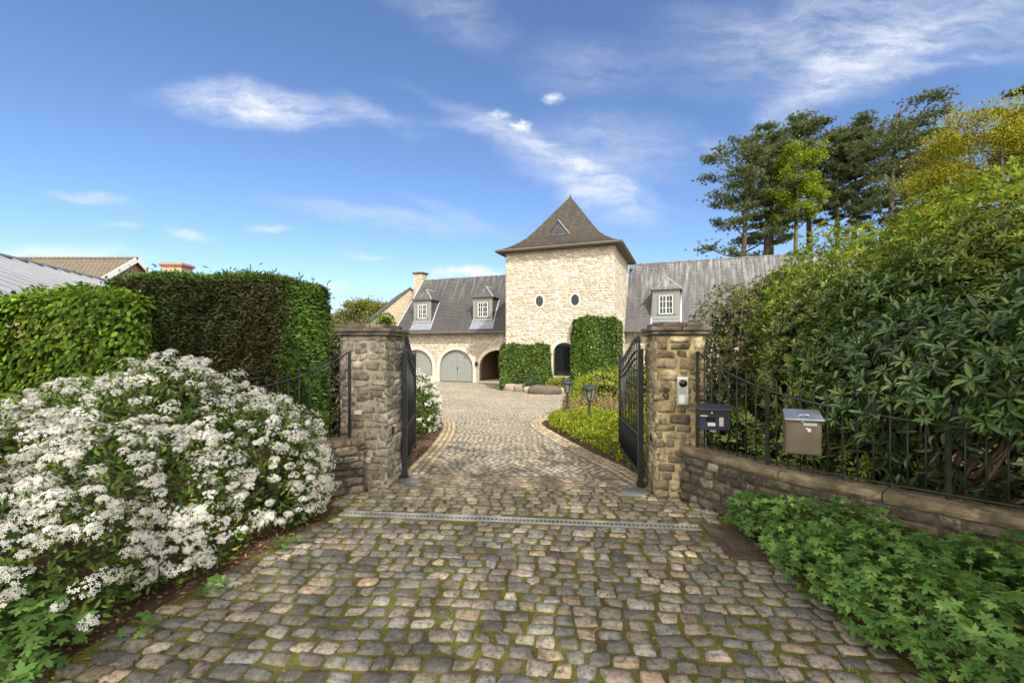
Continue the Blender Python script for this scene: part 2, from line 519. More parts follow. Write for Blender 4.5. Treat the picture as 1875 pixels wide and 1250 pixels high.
M['litter'] = m_leaf('litter', .85, .05, .1)
M['sett'] = m_stone('setts', .85, 24, .8, .3, (.075, .065, .055), .9, .014)
M['sett_far'] = m_stone('court setts', .8, 9, .3, .08, (.09, .075, .055))
M['rubble'] = m_stone('rubble stone', .9, 14, .75, .18, (.045, .036, .026), 1.0, .02)
M['rubble_dark'] = m_stone('mossy rubble', .92, 12, .9, .4, (.035, .03, .022), 1.0, .02)
M['rock'] = m_stone('rock', .9, 7, .5, .15)


def m_glass():
    m, nt, b = mat('window glass')
    b.inputs['Base Color'].default_value = (.012, .015, .016, 1)
    b.inputs['Roughness'].default_value = .04
    b.inputs['Specular IOR Level'].default_value = .9
    return m


M['glass'] = m_glass()


def m_lampglass():
    m, nt, b = mat('lantern glass')
    b.inputs['Base Color'].default_value = (.62, .62, .5, 1)
    b.inputs['Roughness'].default_value = .12
    b.inputs['Transmission Weight'].default_value = .85
    b.inputs['IOR'].default_value = 1.1
    return m


M['lampglass'] = m_lampglass()


def m_ground(name, stops, s1, s2, bmp=.6):
    m, nt, b = mat(name)
    v = objco(nt)
    f1 = noise(nt, s1, 8, .65, v); f2 = noise(nt, s2, 5, .7, v)
    k = mixc(nt, .5, ramp(nt, f1, stops), ramp(nt, f2, stops))
    nt.links.new(k, b.inputs['Base Color'])
    b.inputs['Roughness'].default_value = .95
    b.inputs['Specular IOR Level'].default_value = .15
    bump(nt, b, f2, bmp, .03)
    return m


M['soil'] = m_ground('soil', [(.3, (.04, .03, .018)), (.5, (.095, .062, .036)), (.7, (.16, .10, .06))], 1.3, 30)
M['lawn'] = m_ground('lawn', [(.3, (.03, .05, .012)), (.55, (.07, .10, .02)), (.75, (.12, .13, .03))], .4, 14)
M['joint'] = m_ground('mossy joints', [(.34, (.045, .034, .02)), (.43, (.12, .085, .042)), (.50, (.11, .105, .025)), (.64, (.165, .175, .02))], 2.2, 42)
M['joint_far'] = m_ground('sandy joints', [(.3, (.10, .08, .05)), (.5, (.19, .15, .09)), (.7, (.25, .20, .10))], 1.5, 30, .3)

# ------------------------------------------------------------------ ground


def sheet(name, xs, ys, m, dz, kind='structure', poly=None):
    X, Y = np.meshgrid(xs, ys)
    V = np.stack([X, Y, g(Y) + dz], -1).reshape(-1, 3)
    nx = len(xs)
    F = [(j * nx + i, j * nx + i + 1, (j + 1) * nx + i + 1, (j + 1) * nx + i) for j in range(len(ys) - 1) for i in range(nx - 1)]
    if poly is not None:
        c = V[np.array(F)].mean(1)
        keep = inpoly(c[:, 0], c[:, 1], poly)
        F = [f for f, k in zip(F, keep) if k]
    mb = MB(); mb.V = [tuple(v) for v in V]; mb.F = F
    o = mb.build(name, m, fix=False)
    tag(o, kind=kind)
    return o


ys = np.concatenate([[-600, -100, -40, -10], np.arange(-4, 36, 1.0), [45, 60, 100, 250, 900]])
sheet('ground', np.array([-900, -300, -100, -40, -20, -10, 0, 10, 20, 40, 100, 300, 900.]), ys, M['lawn'], -.06)

LC = [(-1.66, 6.9), (-1.64, 7.6), (-1.60, 8.7), (-1.62, 10.0), (-1.72, 11.2), (-1.92, 12.3), (-2.5, 13.3), (-3.6, 13.9), (-6, 14.4), (-13, 15)]
RC = [(2.02, 6.5), (1.82, 7.3), (1.44, 8.5), (1.05, 10.1), (.80, 11.6), (.86, 12.4), (1.2, 13.1), (1.6, 15), (2.1, 19), (2.7, 22.9)]
LCs, LCl = spline(LC, 120)
RCs, RCl = spline(RC, 120)
FORE = [(-2.9, .4), (-2.74, 2.6), (-2.42, 3.9), (-2.22, 4.5), (-2.05, 5.2), (-2.2, 5.95), (-1.7, 6.25), (-1.62, 6.95), (1.95, 6.65), (1.9, 5.9), (2.35, 5.5), (2.38, 4.2), (2.36, 3.2), (2.36, 2.5), (2.5, .4)]
COURT = [tuple(p) for p in LCs] + [(-13, 37), (1, 37), (3.2, 23.4)] + [tuple(p) for p in RCs[::-1]]
beds = sheet('bed_soil', np.arange(-14, 9.01, .5), np.arange(-1, 26.01, .5), M['soil'], -.035)


def poly_sheet(name, poly, m, dz, cell):
    P = np.array(poly)
    return sheet(name, np.arange(P[:, 0].min() - cell, P[:, 0].max() + cell, cell), np.arange(P[:, 1].min() - cell, P[:, 1].max() + cell, cell), m, dz, poly=poly)


def clip_sheet(name, rows, m, dz):
    """strip mesh from rows of (xl, xr, y)"""
    mb = MB()
    for (a, b, y), (c, d, y2) in zip(rows[:-1], rows[1:]):
        mb.quad((a, y, g(y) + dz), (b, y, g(y) + dz), (d, y2, g(y2) + dz), (c, y2, g(y2) + dz))
    o = mb.build(name, m, fix=False)
    return tag(o, kind='structure')


fl = np.array([p for p in FORE[:7]]); fr = np.array([(2.5, .4), (2.36, 2.5), (2.36, 3.2), (2.38, 4.2), (2.4, 5.3), (2.05, 5.7), (1.95, 6.3)])
rows = [(np.interp(y, fl[:, 1], fl[:, 0]) - .05, np.interp(y, fr[:, 1], fr[:, 0]) + .05, y) for y in np.arange(.4, 6.3, .2)]
clip_sheet('driveway_joints', rows, M['joint'], -.014)
rows = [(-1.72, 2.02, 6.2), (-1.7, 2.02, 6.9)] + [(np.interp(y, LCs[:, 1], LCs[:, 0]), np.interp(y, RCs[:, 1], RCs[:, 0]), y) for y in np.arange(7.1, 15, .2)]
rows += [(-14, np.interp(y, RCs[:, 1], RCs[:, 0]), y) for y in np.arange(15.0, 23, .5)] + [(-14, 2.5, 23.), (-14, -.2, 25.6), (-14, -.2, 37)]
clip_sheet('courtyard_joints', rows, M['joint_far'], -.010)

# ---- setts of the entrance (large, worn, mossy)
GE = np.array([.9943, -.1068]); GN = np.array([.1068, .9943])       # along and across the gate line


def sett_grid(n):
    t = {6: np.array([-1, -.86, -.36, .3, .88, 1.]), 4: np.array([-1, -.8, .8, 1.])}[n]
    X, Y = np.meshgrid(t, t)
    F = np.array([(j * n + i, j * n + i + 1, (j + 1) * n + i + 1, (j + 1) * n + i) for j in range(n - 1) for i in range(n - 1)])
    return X.ravel(), Y.ravel(), F


SETT_COLS = np.array([(.37, .325, .27), (.31, .28, .235), (.27, .265, .25), (.26, .265, .25), (.43, .345, .245), (.36, .32, .275), (.19, .175, .16), (.35, .30, .27), (.47, .42, .34), (.30, .30, .265), (.235, .24, .23)])


def setts(name, C, U, half, n, matl, cols, h=.02, rnd=.13, jit=.006, topn=.003):
    """C centres (m,2), U unit row directions (m,2), half sizes (m,2)"""
    m = len(C)
    X, Y, F = sett_grid(n)
    rim = (np.abs(X) > .99) | (np.abs(Y) > .99)
    k = 1 - rnd * (X * X) * (Y * Y)
    ang = rng.uniform(-.06, .06, m)
    px = X[None] * k * half[:, :1]; py = Y[None] * k * half[:, 1:]
    # uneven corners: bilinear jitter
    J = rng.normal(0, jit, (m, 2, 2, 2))
    a = (X[None] + 1) / 2; b = (Y[None] + 1) / 2
    for d, arr in ((0, px), (1, py)):
        arr += (J[:, 0, 0, d, None] * (1 - a) * (1 - b) + J[:, 1, 0, d, None] * a * (1 - b) + J[:, 0, 1, d, None] * (1 - a) * b + J[:, 1, 1, d, None] * a * b) * 2
    ca, sa = np.cos(ang)[:, None], np.sin(ang)[:, None]
    px, py = px * ca - py * sa, px * sa + py * ca
    wx = C[:, :1] + px * U[:, :1] - py * U[:, 1:]
    wy = C[:, 1:] + px * U[:, 1:] + py * U[:, :1]
    dome = (1 - .5 * (X ** 4 + Y ** 4))[None] * .003
    z = dome - rim[None] * h + rng.normal(0, topn, (m, len(X))) * (~rim) + rng.normal(0, .003, (m, 1))
    tilt = rng.normal(0, .002, (m, 2))
    z = z + tilt[:, :1] * X + tilt[:, 1:] * Y
    V = np.stack([wx, wy, z + g(wy) - .004], -1)
    o = bulk(name, V, F, matl, None, cols, smooth=True)
    return tag(o, kind='structure')


def fore_setts():
    C = []; H = []
    v = .2
    o0 = np.array([0, 0])
    while v < 7.6:
        rh = rng.uniform(.114, .144)
        u = -3.6 + rng.uniform(0, .2)
        while u < 3.4:
            w = rng.uniform(.115, .195) if rng.random() < .93 else rng.uniform(.19, .24)
            bow = .035 * math.sin(u * .9 + v * .35) + .02 * math.sin(u * 2.3 + v)
            C.append(GE * (u + w / 2) + GN * (v + rh / 2 + bow))
            H.append((w / 2 - rng.uniform(.006, .013), rh / 2 - rng.uniform(.005, .011)))
            u += w
        v += rh
    C = np.array(C); H = np.array(H)
    keep = inpoly(C[:, 0], C[:, 1], FORE) & (C[:, 1] > 1.2)
    # room for the drain, its sump and the hinge plates
    q = (C - np.array([2.03, 4.83])) @ GN
    keep &= np.abs(q) > .125
    keep &= ~((C[:, 0] > 1.98) & (C[:, 1] > 4.1) & (C[:, 1] < 4.93))
    C, H = C[keep], H[keep]
    # lichen-pale, bluish and dark stones come in loose patches
    idx = rng.integers(0, len(SETT_COLS), len(C))
    cols = SETT_COLS[idx] * np.exp(rng.normal(-.2, .27, (len(C), 1)))
    warm = np.clip((C[:, 1] - 4.7) / 1.5, 0, 1)[:, None]
    cols = cols * (1 - .45 * warm) + np.array([.30, .25, .155]) * .45 * warm
    cols = cols * np.array([1.07, 1.0, .90])
    setts('driveway', C, np.repeat(GE[None], len(C), 0), H, 6, M['sett'], cols, .020, .09, .0062, .0030)


fore_setts()


def court_setts():
    C = []; U = []
    P = 1.55; rh = .112; A = .34
    us = np.arange(-15, 4, .113)
    for v in np.arange(6.4, 34, rh):
        u = us + rng.uniform(-.05, .05) + rng.normal(0, .007, len(us))
        t = (u % P) / P * 2 - 1
        dy = A * (1 - t * t); sl = -2 * t * A / (P / 2)
        C.append(np.stack([u, v + dy + rng.normal(0, .004, len(u))], 1))
        d = np.stack([np.ones_like(sl), sl], 1); U.append(unit(d))
    C = np.concatenate(C); U = np.concatenate(U)
    keep = inpoly(C[:, 0], C[:, 1], COURT) & (C[:, 1] > 6.5) & ~inpoly(C[:, 0], C[:, 1] - .05, FORE)
    hp = np.array([-.35, 25.5]); loc = (C - hp) @ np.array([[.932, .363], [-.363, .932]])
    keep &= ~((loc[:, 0] > -.02) & (loc[:, 1] > -.05)) & (loc[:, 1] < 4.2)
    keep &= (C[:, 1] < 20) | (C[:, 0] > -9)
    for crv in (LCs[:100], RCs[:64]):
        dd = np.min(np.linalg.norm(C[:, None, :] - crv[None, ::2], axis=2), 1)
        keep &= dd > .375
    C, U = C[keep], U[keep]
    n = len(C)
    hw = np.stack([rng.uniform(.041, .049, n), rng.uniform(.043, .050, n)], 1)
    base = np.array([(.33, .29, .225), (.30, .27, .225), (.37, .32, .24), (.27, .25, .215), (.36, .30, .20)])[rng.integers(0, 5, n)]
    cols = base * rng.uniform(.82, 1.15, (n, 1)) * (1 + .12 * lown(np.c_[C, np.zeros(n)], .8)[:, None])
    setts('courtyard', C, U, hw, 4, M['sett_far'], cols, .016, .12, .004, .0012)


court_setts()


def kerb(name, path, length, side, rows=3, n0=0):
    C = []; U = []; H = []
    s = np.linspace(0, length, len(path))
    for r in range(rows):
        p = 0.0
        while p < length - .15:
            w = rng.uniform(.15, .2)
            q = np.array([np.interp(p + w / 2, s, path[:, k]) for k in (0, 1)])
            q2 = np.array([np.interp(p + w / 2 + .05, s, path[:, k]) for k in (0, 1)])
            d = unit(q2 - q); nn = np.array([d[1], -d[0]]) * side
            C.append(q + nn * (.055 + r * .112)); U.append(d); H.append((w / 2 - .008, .048)); p += w
    n = len(C)
    cols = np.array([(.42, .32, .17), (.38, .30, .18), (.34, .28, .19), (.46, .36, .22)])[rng.integers(0, 4, n)] * rng.uniform(.85, 1.15, (n, 1))
    C = np.array(C)
    o = setts(name, C, np.array(U), np.array(H), 4, M['sett_far'], cols, .02, .1, .003, .001)
    o.location.z = .008
    return o


kerb('kerb_edging', LCs[:100], LCl * 99 / 119, 1)
kerb('kerb_edging', RCs[:64], RCl * 63 / 119, -1)

# ------------------------------------------------------------------ rubble walls


def stone_strip(P, z0, z1, cols, rowh=(.09, .16), lens=(.12, .34), prot=(.010, .040), gap=.0065, over=.0, ztop=None, grid=6, rnd=.1, block=None, org=(0, 0)):
    """courses of rough stones on the left-hand... outer face of the plan path P (m,2); outer side is to the right of travel"""
    P = np.asarray(P, float)
    s = np.concatenate([[0], np.cumsum(np.linalg.norm(np.diff(P, axis=0), axis=1))])
    Ltot = s[-1]
    Vs, Cs = [], []
    X, Y, F = sett_grid(grid)
    rim = (np.abs(X) > .99) | (np.abs(Y) > .99)

    def hit(u0, u1, zl, zh):
        if not block: return False
        for (xa, xb, zb, zs, zt) in block[0]:
            w_ = .17
            for uu in (u0, u1):
                x_ = uu + org[0]
                if xa - w_ < x_ < xb + w_ and zh > zb - .02:
                    t_ = (x_ - (xa + xb) / 2) / ((xb - xa) / 2 + w_)
                    if zl < zs + (zt - zs + w_) * math.sqrt(max(0, 1 - t_ * t_)): return True
            if u0 + org[0] < xa and u1 + org[0] > xb and zb < zh and zl < zt + w_: return True
        for (xo, zo, ra, rb) in block[1]:
            for uu in (u0, u1, (u0 + u1) / 2):
                for zz_ in (zl, zh):
                    if ((uu + org[0] - xo) / ra) ** 2 + ((zz_ - zo) / rb) ** 2 < .92: return True
        return False
    z = z0
    while z < z1 - .03:
        h = min(rng.uniform(*rowh), z1 - z)
        if z1 - (z + h) < .06: h = z1 - z
        u = -over - rng.uniform(0, .1)
        while u < Ltot + over:
            w = rng.uniform(*lens)
            a, b = max(u, -over), min(u + w, Ltot + over)
            u += w
            if b - a < .04: continue
            hh = h; zz = z
            pieces = [(zz, hh)]
            if h > .115 and rng.random() < .18: pieces = [(zz, hh * .5), (zz + hh * .5, hh * .5)]
            todo = []
            for (zz, hh) in pieces:
                if not hit(a, b, zz, zz + hh): todo.append((a, b, zz, hh))
                else:
                    m5 = 5
                    for q5 in range(m5):
                        a5, b5 = a + (b - a) * q5 / m5, a + (b - a) * (q5 + 1) / m5
                        if not hit(a5, b5, zz, zz + hh): todo.append((a5, b5, zz, hh))
            for (a, b, zz, hh) in todo:
                hw = (b - a) / 2 - gap * rng.uniform(.6, 1.5); hz = hh / 2 - gap * rng.uniform(.5, 1.3)
                k = 1 - rnd * (X * X) * (Y * Y)
                J = rng.normal(0, .008 if grid > 4 else .004, (2, 2, 2))
                fa = (X + 1) / 2; fb = (Y + 1) / 2
                jx, jz = [(J[0, 0, d] * (1 - fa) * (1 - fb) + J[1, 0, d] * fa * (1 - fb) + J[0, 1, d] * (1 - fa) * fb + J[1, 1, d] * fa * fb) * 1.5 for d in (0, 1)]
                uu = (a + b) / 2 + X * k * hw + jx
                zzv = zz + hh / 2 + Y * k * hz + jz
                pr = rng.uniform(*prot)
                e = np.maximum(np.abs(X), np.abs(Y))
                n = np.where(rim, -.02, pr * (1 - .35 * e ** 3) + rng.normal(0, .006, len(X)))
                uc = np.clip(uu, 0, Ltot)
                bx = np.interp(uc, s, P[:, 0]); by = np.interp(uc, s, P[:, 1])
                seg = np.clip(np.searchsorted(s, uc, side='right') - 1, 0, len(P) - 2)
                d = unit(P[seg + 1] - P[seg])
                nn = np.stack([d[:, 1], -d[:, 0]], 1)
                ex = uu - uc
                px = bx + nn[:, 0] * n + d[:, 0] * ex; py = by + nn[:, 1] * n + d[:, 1] * ex
                Vs.append(np.stack([px, py, zzv], 1))
                c = np.array(cols[rng.integers(0, len(cols))]) * rng.uniform(.75, 1.2)
                Cs.append(c)
        z += h
    return np.array(Vs), np.array(Cs), F


PIL_W = [(.42, .365, .285), (.34, .295, .23), (.47, .405, .30), (.28, .245, .195), (.43, .38, .31), (.23, .20, .165)]
PIL_GOLD = [(.50, .40, .23), (.42, .33, .19), (.35, .27, .165), (.53, .43, .26), (.29, .225, .14), (.20, .155, .105)]
LOW = [(.16, .13, .095), (.22, .18, .13), (.12, .10, .077), (.28, .23, .17), (.085, .072, .058), (.33, .29, .23)]
MORT_L = m_plain('grey lime mortar', (.36, .31, .225), .95, 0, .35, 12, .5)
MORT_R = m_plain('golden lime mortar', (.42, .32, .16), .95, 0, .4, 10, .5)
MORT_D = m_plain('dark mortar', (.075, .06, .043), .95, 0, .5, 9, .5)


def pillar(name, org, w, d, colset, mort, label):
    """org = front corner, frame GE/GN, extends w along GE and d along GN"""
    rt = empty(name, (org[0], org[1], 0), math.atan2(GE[1], GE[0]), label, 'pillar', 'stone gate pillars')
    H = 2.075
    core = MB().box(.0, w, 0, d, -.1, H)
    core.build('mortar', mort, rt, bevel=.02)
    loop = [((0, 0), (w, 0)), ((w, 0), (w, d)), ((w, d), (0, d)), ((0, d), (0, 0))]
    VV, CC = [], []
    for a, b in loop:
        V, C, F = stone_strip([a, b], -.02, H, colset, over=.018, rowh=(.075, .165), lens=(.10, .30), prot=(.004, .028))
        # grime towards the foot is real moss growth on the lowest courses
        VV.append(V); CC.append(C)
    bulk('stonework', np.concatenate(VV), F, M['rubble'], rt, np.concatenate(CC), smooth=False)
    cap = MB()
    cap.box(-.055, w + .055, -.055, d + .055, H, H + .05)
    cap.build('cap_moulding', M['stone_cap'], rt, bevel=.022, seg=3)
    c2 = MB(); c2.box(-.075, w * .5, -.075, d + .075, H + .051, H + .105); c2.box(w * .5 + .006, w + .075, -.075, d + .075, H + .051, H + .101)
    c2.build('cap_slab', M['stone_cap'], rt, bevel=.015, seg=2)
    c3 = MB(); c3.box(.0, w * .62, -.0, d, H + .106, H + .165); c3.box(w * .62 + .008, w - .01, .01, d - .01, H + .103, H + .158)
    c3.build('cap_top', M['stone_cap'], rt, bevel=.012, seg=2)
    return rt


LPO = np.array([-1.71, 6.2]) - GE * .65
RPO = np.array([1.86, 5.86])
lp = pillar('gate_pillar', LPO, .65, .68, PIL_W, MORT_L, 'grey rubble stone gate pillar at the left end of the iron fence, beside the white blossom')
rp = pillar('gate_pillar', RPO, .60, .66, PIL_GOLD, MORT_R, 'golden rubble stone gate pillar carrying the house number and the intercom')
# photo cells set in the inner faces
MB().box(.65, .685, .16, .225, .70, .81).build('photocell', M['lens'], lp, bevel=.004)
MB().box(-.036, .0, .16, .225, .67, .78).build('photocell', M['lens'], rp, bevel=.004)
tile = MB(); tile.box(.20, .315, -.045, -.02, 1.0, 1.055)
tile.build('bell_plate', m_plain('cream plate', (.62, .57, .45), .5, 0, .1, 4, .05), lp, bevel=.004)


def low_wall(name, path, th, ztop, label, cap_ov=.03):
    P, Lw = spline(path, 60)
    d = np.gradient(P, axis=0); d = unit(d)
    nr = np.stack([d[:, 1], -d[:, 0]], 1)           # outer side, right of travel
    rt = empty(name, (P[0][0], P[0][1], 0), 0, label, 'wall')
    o = P[0]
    mb = MB()
    for i in range(len(P) - 1):
        a, b = P[i], P[i + 1]; a2, b2 = P[i] - nr[i] * th, P[i + 1] - nr[i + 1] * th
        L3 = lambda q, z: (q[0] - o[0], q[1] - o[1], z)
        mb.quad(L3(a, -.1), L3(b, -.1), L3(b, ztop - .09), L3(a, ztop - .09))
        mb.quad(L3(b2, -.1), L3(a2, -.1), L3(a2, ztop - .09), L3(b2, ztop - .09))
        mb.quad(L3(a, ztop - .09), L3(b, ztop - .09), L3(b2, ztop - .09), L3(a2, ztop - .09))
    mb.build('mortar', MORT_D, rt, fix=False)
    V, C, F = stone_strip(P - o, -.02, ztop - .10, LOW, rowh=(.09, .15), lens=(.12, .32))
    bulk('stonework', V, F, M['rubble_dark'], rt, C, smooth=False)
    # coping: rounded slabs with joints
    cb = MB()
    s = 0; i = 0
    segs = []
    while i < len(P) - 1:
        j = min(len(P) - 1, i + random.randint(6, 11))
        segs.append((i, j)); i = j
    prof = [(cap_ov - .012, -.09), (cap_ov, -.055), (cap_ov - .008, -.022), (cap_ov - .03, -.004), (-th * .5, .004), (-th - cap_ov + .03, -.004), (-th - cap_ov, -.03), (-th - cap_ov, -.10)]
    for (i, j) in segs:
        V = []; n = len(prof)
        ks = list(range(i, j + 1))
        for q, k in enumerate(ks):
            sh = d[k] * (.004 if q == 0 else (-.004 if q == len(ks) - 1 else 0))
            dz = random.uniform(-.004, .004)
            for (a, z) in prof:
                p = P[k] + nr[k] * (a + random.uniform(-.006, .006)) + sh - o
                V.append((p[0], p[1], ztop + z + dz + random.uniform(-.003, .003)))
        F2 = []
        for q in range(len(ks) - 1):
            for t in range(n):
                F2.append((q * n + t, q * n + (t + 1) % n, (q + 1) * n + (t + 1) % n, (q + 1) * n + t))
        F2.append(tuple(range(n))); F2.append(tuple((len(ks) - 1) * n + t for t in range(n))[::-1])
        cb.add(V, F2)
    cb.build('coping', M['stone_cap2'], rt, smooth=False, bevel=.006)
    return rt, P, nr, Lw


def m_coping():
    m, nt, b = mat('mossy coping')
    v = objco(nt)
    k = ramp(nt, noise(nt, 5, 7, .7, v), [(.3, (.06, .047, .03)), (.46, (.16, .12, .07)), (.60, (.25, .19, .11)), (.75, (.33, .265, .165))])
    k = mixc(nt, ramp(nt, noise(nt, 2.4, 6, .7, v), [(.48, 0), (.66, .75)]), k, (.075, .075, .024))
    nt.links.new(k, b.inputs['Base Color']); b.inputs['Roughness'].default_value = .95
    bump(nt, b, noise(nt, 45, 8, .75, v), .8, .015)
    return m


M['stone_cap2'] = m_coping()
RW, RP_, RN_, RWL = low_wall('curved_stone_wall', [(2.14, 5.90), (2.34, 5.40), (2.71, 4.63), (3.05, 4.18), (3.74, 3.38), (4.6, 2.6), (5.7, 1.85)][::1], .27, .655,
                             'low curved mossy stone wall under the mailboxes and the right railing')
# mirrored order so that the outer face looks to the drive
LWp = [(-3.02, 5.28), (-2.78, 5.55), (-2.36, 5.88), (-1.98, 6.12)]
LW, LP_, LN_, LWL = low_wall('curved_stone_wall', LWp, .27, .70, 'low dark stone wall between the white blossom and the left pillar')

# ------------------------------------------------------------------ ironwork


def spear(mb, x, y, z, s=1.0):
    mb.lathe([(.008 * s, 0), (.017 * s, .012 * s), (.009 * s, .026 * s), (.019 * s, .052 * s), (.012 * s, .085 * s), (.001, .135 * s)], 6, (x, y, z))


def railing(name, path, inset, zb, ztop_fn, spacing, posts, s0, label, m_iron, m_top, smax=99, thick=.008):
    """railing standing on the wall whose outer edge is path; s measured from the pillar end"""
    P, nr = path
    P = P - nr * inset
    s = np.concatenate([[0], np.cumsum(np.linalg.norm(np.diff(P, axis=0), axis=1))])
    at = lambda q: (np.interp(q, s, P[:, 0]), np.interp(q, s, P[:, 1]))
    o = at(s0)
    rt = empty(name, (*o, 0), 0, label, 'fence')
    rel = lambda q, z: (at(q)[0] - o[0], at(q)[1] - o[1], z)
    L = min(s[-1], smax)
    t = np.linspace(s0, L, 44)
    MB().tube([rel(q, ztop_fn(q - s0)) for q in t], .013, 8).build('top_rail', m_top, rt, smooth=True)
    b = MB()
    for a, c in zip(t[:-1], t[1:]): b.bar(rel(a, zb + .05), rel(c, zb + .05), .03, .012)
    b.build('bottom_rail', m_top, rt)
    q = s0 + spacing; k = 0
    for pq, extra, hw in posts:
        x, y, _ = rel(pq, 0)
        mb = MB().box(x - hw, x + hw, y - hw, y + hw, zb - .02, ztop_fn(pq - s0) + extra)
        if extra > .03: mb.frus((x, y), hw * 1.25, hw * 1.25, ztop_fn(pq - s0) + extra, .004, .004, ztop_fn(pq - s0) + extra + .03)
        mb.build('post', m_iron, rt, bevel=.003)
    while q < L - .02:
        if min(abs(q - pq) for pq, _, _ in posts) > spacing * .45:
            x, y, _ = rel(q, 0); zt = ztop_fn(q - s0)
            pk = MB().tube([(x, y, zb + .02), (x, y, zt + .02)], thick, 6).build('picket', m_iron, rt, smooth=True)
            f = MB(); spear(f, x, y, zt + .02, .8); f.build('finial', m_iron, pk, smooth=True)
        q += spacing
    return rt, at


top_r = lambda q: 1.20 + .66 * math.exp(-max(q, 0) / 1.02)
RR, rr_at = railing('iron_railing', (RP_, RN_), .13, .655, top_r, .118, [(.22, .0, .017), (1.18, .05, .016), (2.6, .05, .016)], .22,
                    'rusty green iron railing with spear tips on the right wall, carrying two mailboxes', M['iron_green'], M['iron_green'])
# left: measure from the pillar end -> reverse
top_l = lambda q: 1.30 + .56 * math.exp(-max(q, 0) / .75)
RL, rl_at = railing('iron_railing', (LP_[::-1], LN_[::-1]), .13, .70, top_l, .125, [(.17, .0, .017), (1.28, .05, .016)], .17,
                    'black iron railing with spear tips sweeping down to the left behind the white blossom', M['iron'], M['iron'], smax=1.35)


def gate(name, hinge, free, label, side):
    hinge = np.array(hinge); free = np.array(free)
    L = np.linalg.norm(free - hinge)
    rz = math.atan2(free[1] - hinge[1], free[0] - hinge[0])
    rt = empty(name, (*hinge, 0), rz, label, 'gate', 'leaves of the driveway gate')
    st = MB().box(-.035, .035, -.035, .035, .03, 1.90); st.box(-.055, .055, -.05, .05, .0, .06)
    st.build('hinge_stile', M['iron'], rt, bevel=.004)
    MB().box(L - .025, L + .025, -.025, .025, .06, 1.74).build('lock_stile', M['iron'], rt, bevel=.004)
    k = MB(); k.lathe([(.012, 0), (.03, .02), (.034, .05), (.02, .085), (.004, .1)], 8, (L, 0, 1.74)); k.tube([(L, 0, 1.6), (L + .02 , 0, 1.76), (L + .015, 0, 1.86)], .012, 6)
    k.build('knob', M['iron'], rt, smooth=True)
    prof = lambda x, off=0: 1.54 + off + .33 * (.5 + .5 * math.cos(math.pi * min(1, max(0, x / L)) ** 1.0)) + .02 * math.sin(6.28 * x / L)
    for off in (0, -.10):
        b = MB(); xs = np.linspace(.03, L - .02, 20)
        for a, c in zip(xs[:-1], xs[1:]): b.bar((a, 0, prof(a, off)), (c, 0, prof(c, off)), .03, .014)
        b.build('arched_rail', M['iron'], rt)
    for z, h in ((.70, .045), (.17, .05)):
        MB().box(.03, L - .02, -.02, .02, z - h / 2, z + h / 2).build('cross_rail', M['iron_green'], rt, bevel=.004)
    for i in range(3):
        MB().box(-.13 if side > 0 else -.13, -.03, -.012, .012, (.25, 1.0, 1.80)[i], (.28, 1.03, 1.84)[i]).build('hinge', M['iron'], rt)
    n = 13
    for i in range(1, n):
        x = L * i / n
        pk = MB().tube([(x, 0, .17), (x, 0, prof(x) + .12)], .009, 6).build('picket', M['iron'], rt, smooth=True)
        f = MB(); spear(f, x, 0, prof(x) + .12, 1.0); f.build('finial', M['iron'], pk, smooth=True)
    for i in range(n):
        x = L * (i + .5) / n
        MB().tube([(x, 0, .17), (x, 0, .70)], .008, 6).build('lower_bar', M['iron'], rt, smooth=True)
    # scroll crowning the hinge side
    sc = MB(); pts = []
    for t in np.linspace(0, 1, 20):
        a = -1.2 + t * 4.6; r = .055 * (1 - .45 * t)
        pts.append((.07 + r * math.cos(a) * .7 + t * .03 - .04, 0, 1.99 + r * math.sin(a)))
    sc.tube([(.045, 0, 1.86)] + pts, .010, 6)
    sc.build('scroll', M['iron'], rt, smooth=True)
    return rt


gate('gate_leaf', (-1.585, 6.72), (-1.80, 8.42), 'open black iron gate leaf hinged on the grey left pillar', -1)
gate('gate_leaf', (1.775, 6.28), (1.895, 7.98), 'open black iron gate leaf hinged on the golden right pillar, by the green bed', 1)
pl = m_plain('bluestone', (.13, .128, .12), .7, 0, .3, 6, .3)
for i, (x, y, lab) in enumerate(((-1.42, 6.55, 'bluestone slab in the paving under the left gate hinge'), (1.62, 6.12, 'bluestone slab in the paving under the right gate hinge'))):
    b = MB().box(-.14, .14, -.10, .10, -.03, .008); b.box(-.14, .10, -.22, -.108, -.03, .007)
    o = b.build('paving_slab', pl, None, bevel=.006)
    o.location = (x, y, 0); o.rotation_euler.z = math.atan2(GE[1], GE[0])
    tag(o, lab, 'paving slab', 'slabs under the gate hinges')

# ------------------------------------------------------------------ drain across the entrance
DL = np.array([-1.98, 5.28]); DR = np.array([2.0, 4.84])
dl = np.linalg.norm(DR - DL)
dr = empty('channel_drain', (*DL, .0), math.atan2(*(DR - DL)[::-1]), 'long slotted steel drain running across the cobbles in front of the gate', 'drain')
MB().box(0, dl, -.062, .062, -.05, -.028).build('channel', M['pit'], dr)
f = MB().box(0, dl, -.066, -.056, -.04, .004); f.box(0, dl, .056, .066, -.04, .004); f.build('frame', M['galv'], dr)
for k in range(4):
    a, b = dl * k / 4 + .004, dl * (k + 1) / 4 - .004
    gb = MB()
    gb.box(a, b, -.054, -.043, -.014, .003); gb.box(a, b, .043, .054, -.014, .003); pass
    for x in np.arange(a, b - .02, .046): gb.box(x, x + .015, -.043, .043, -.013, .002)
    gb.build('grate', M['galv'], dr)
sp = empty('sump_grate', (2.2, 4.5, 0), math.atan2(GE[1], GE[0]), 'rusty cast iron gully grate beside the geraniums at the drain end', 'grate')
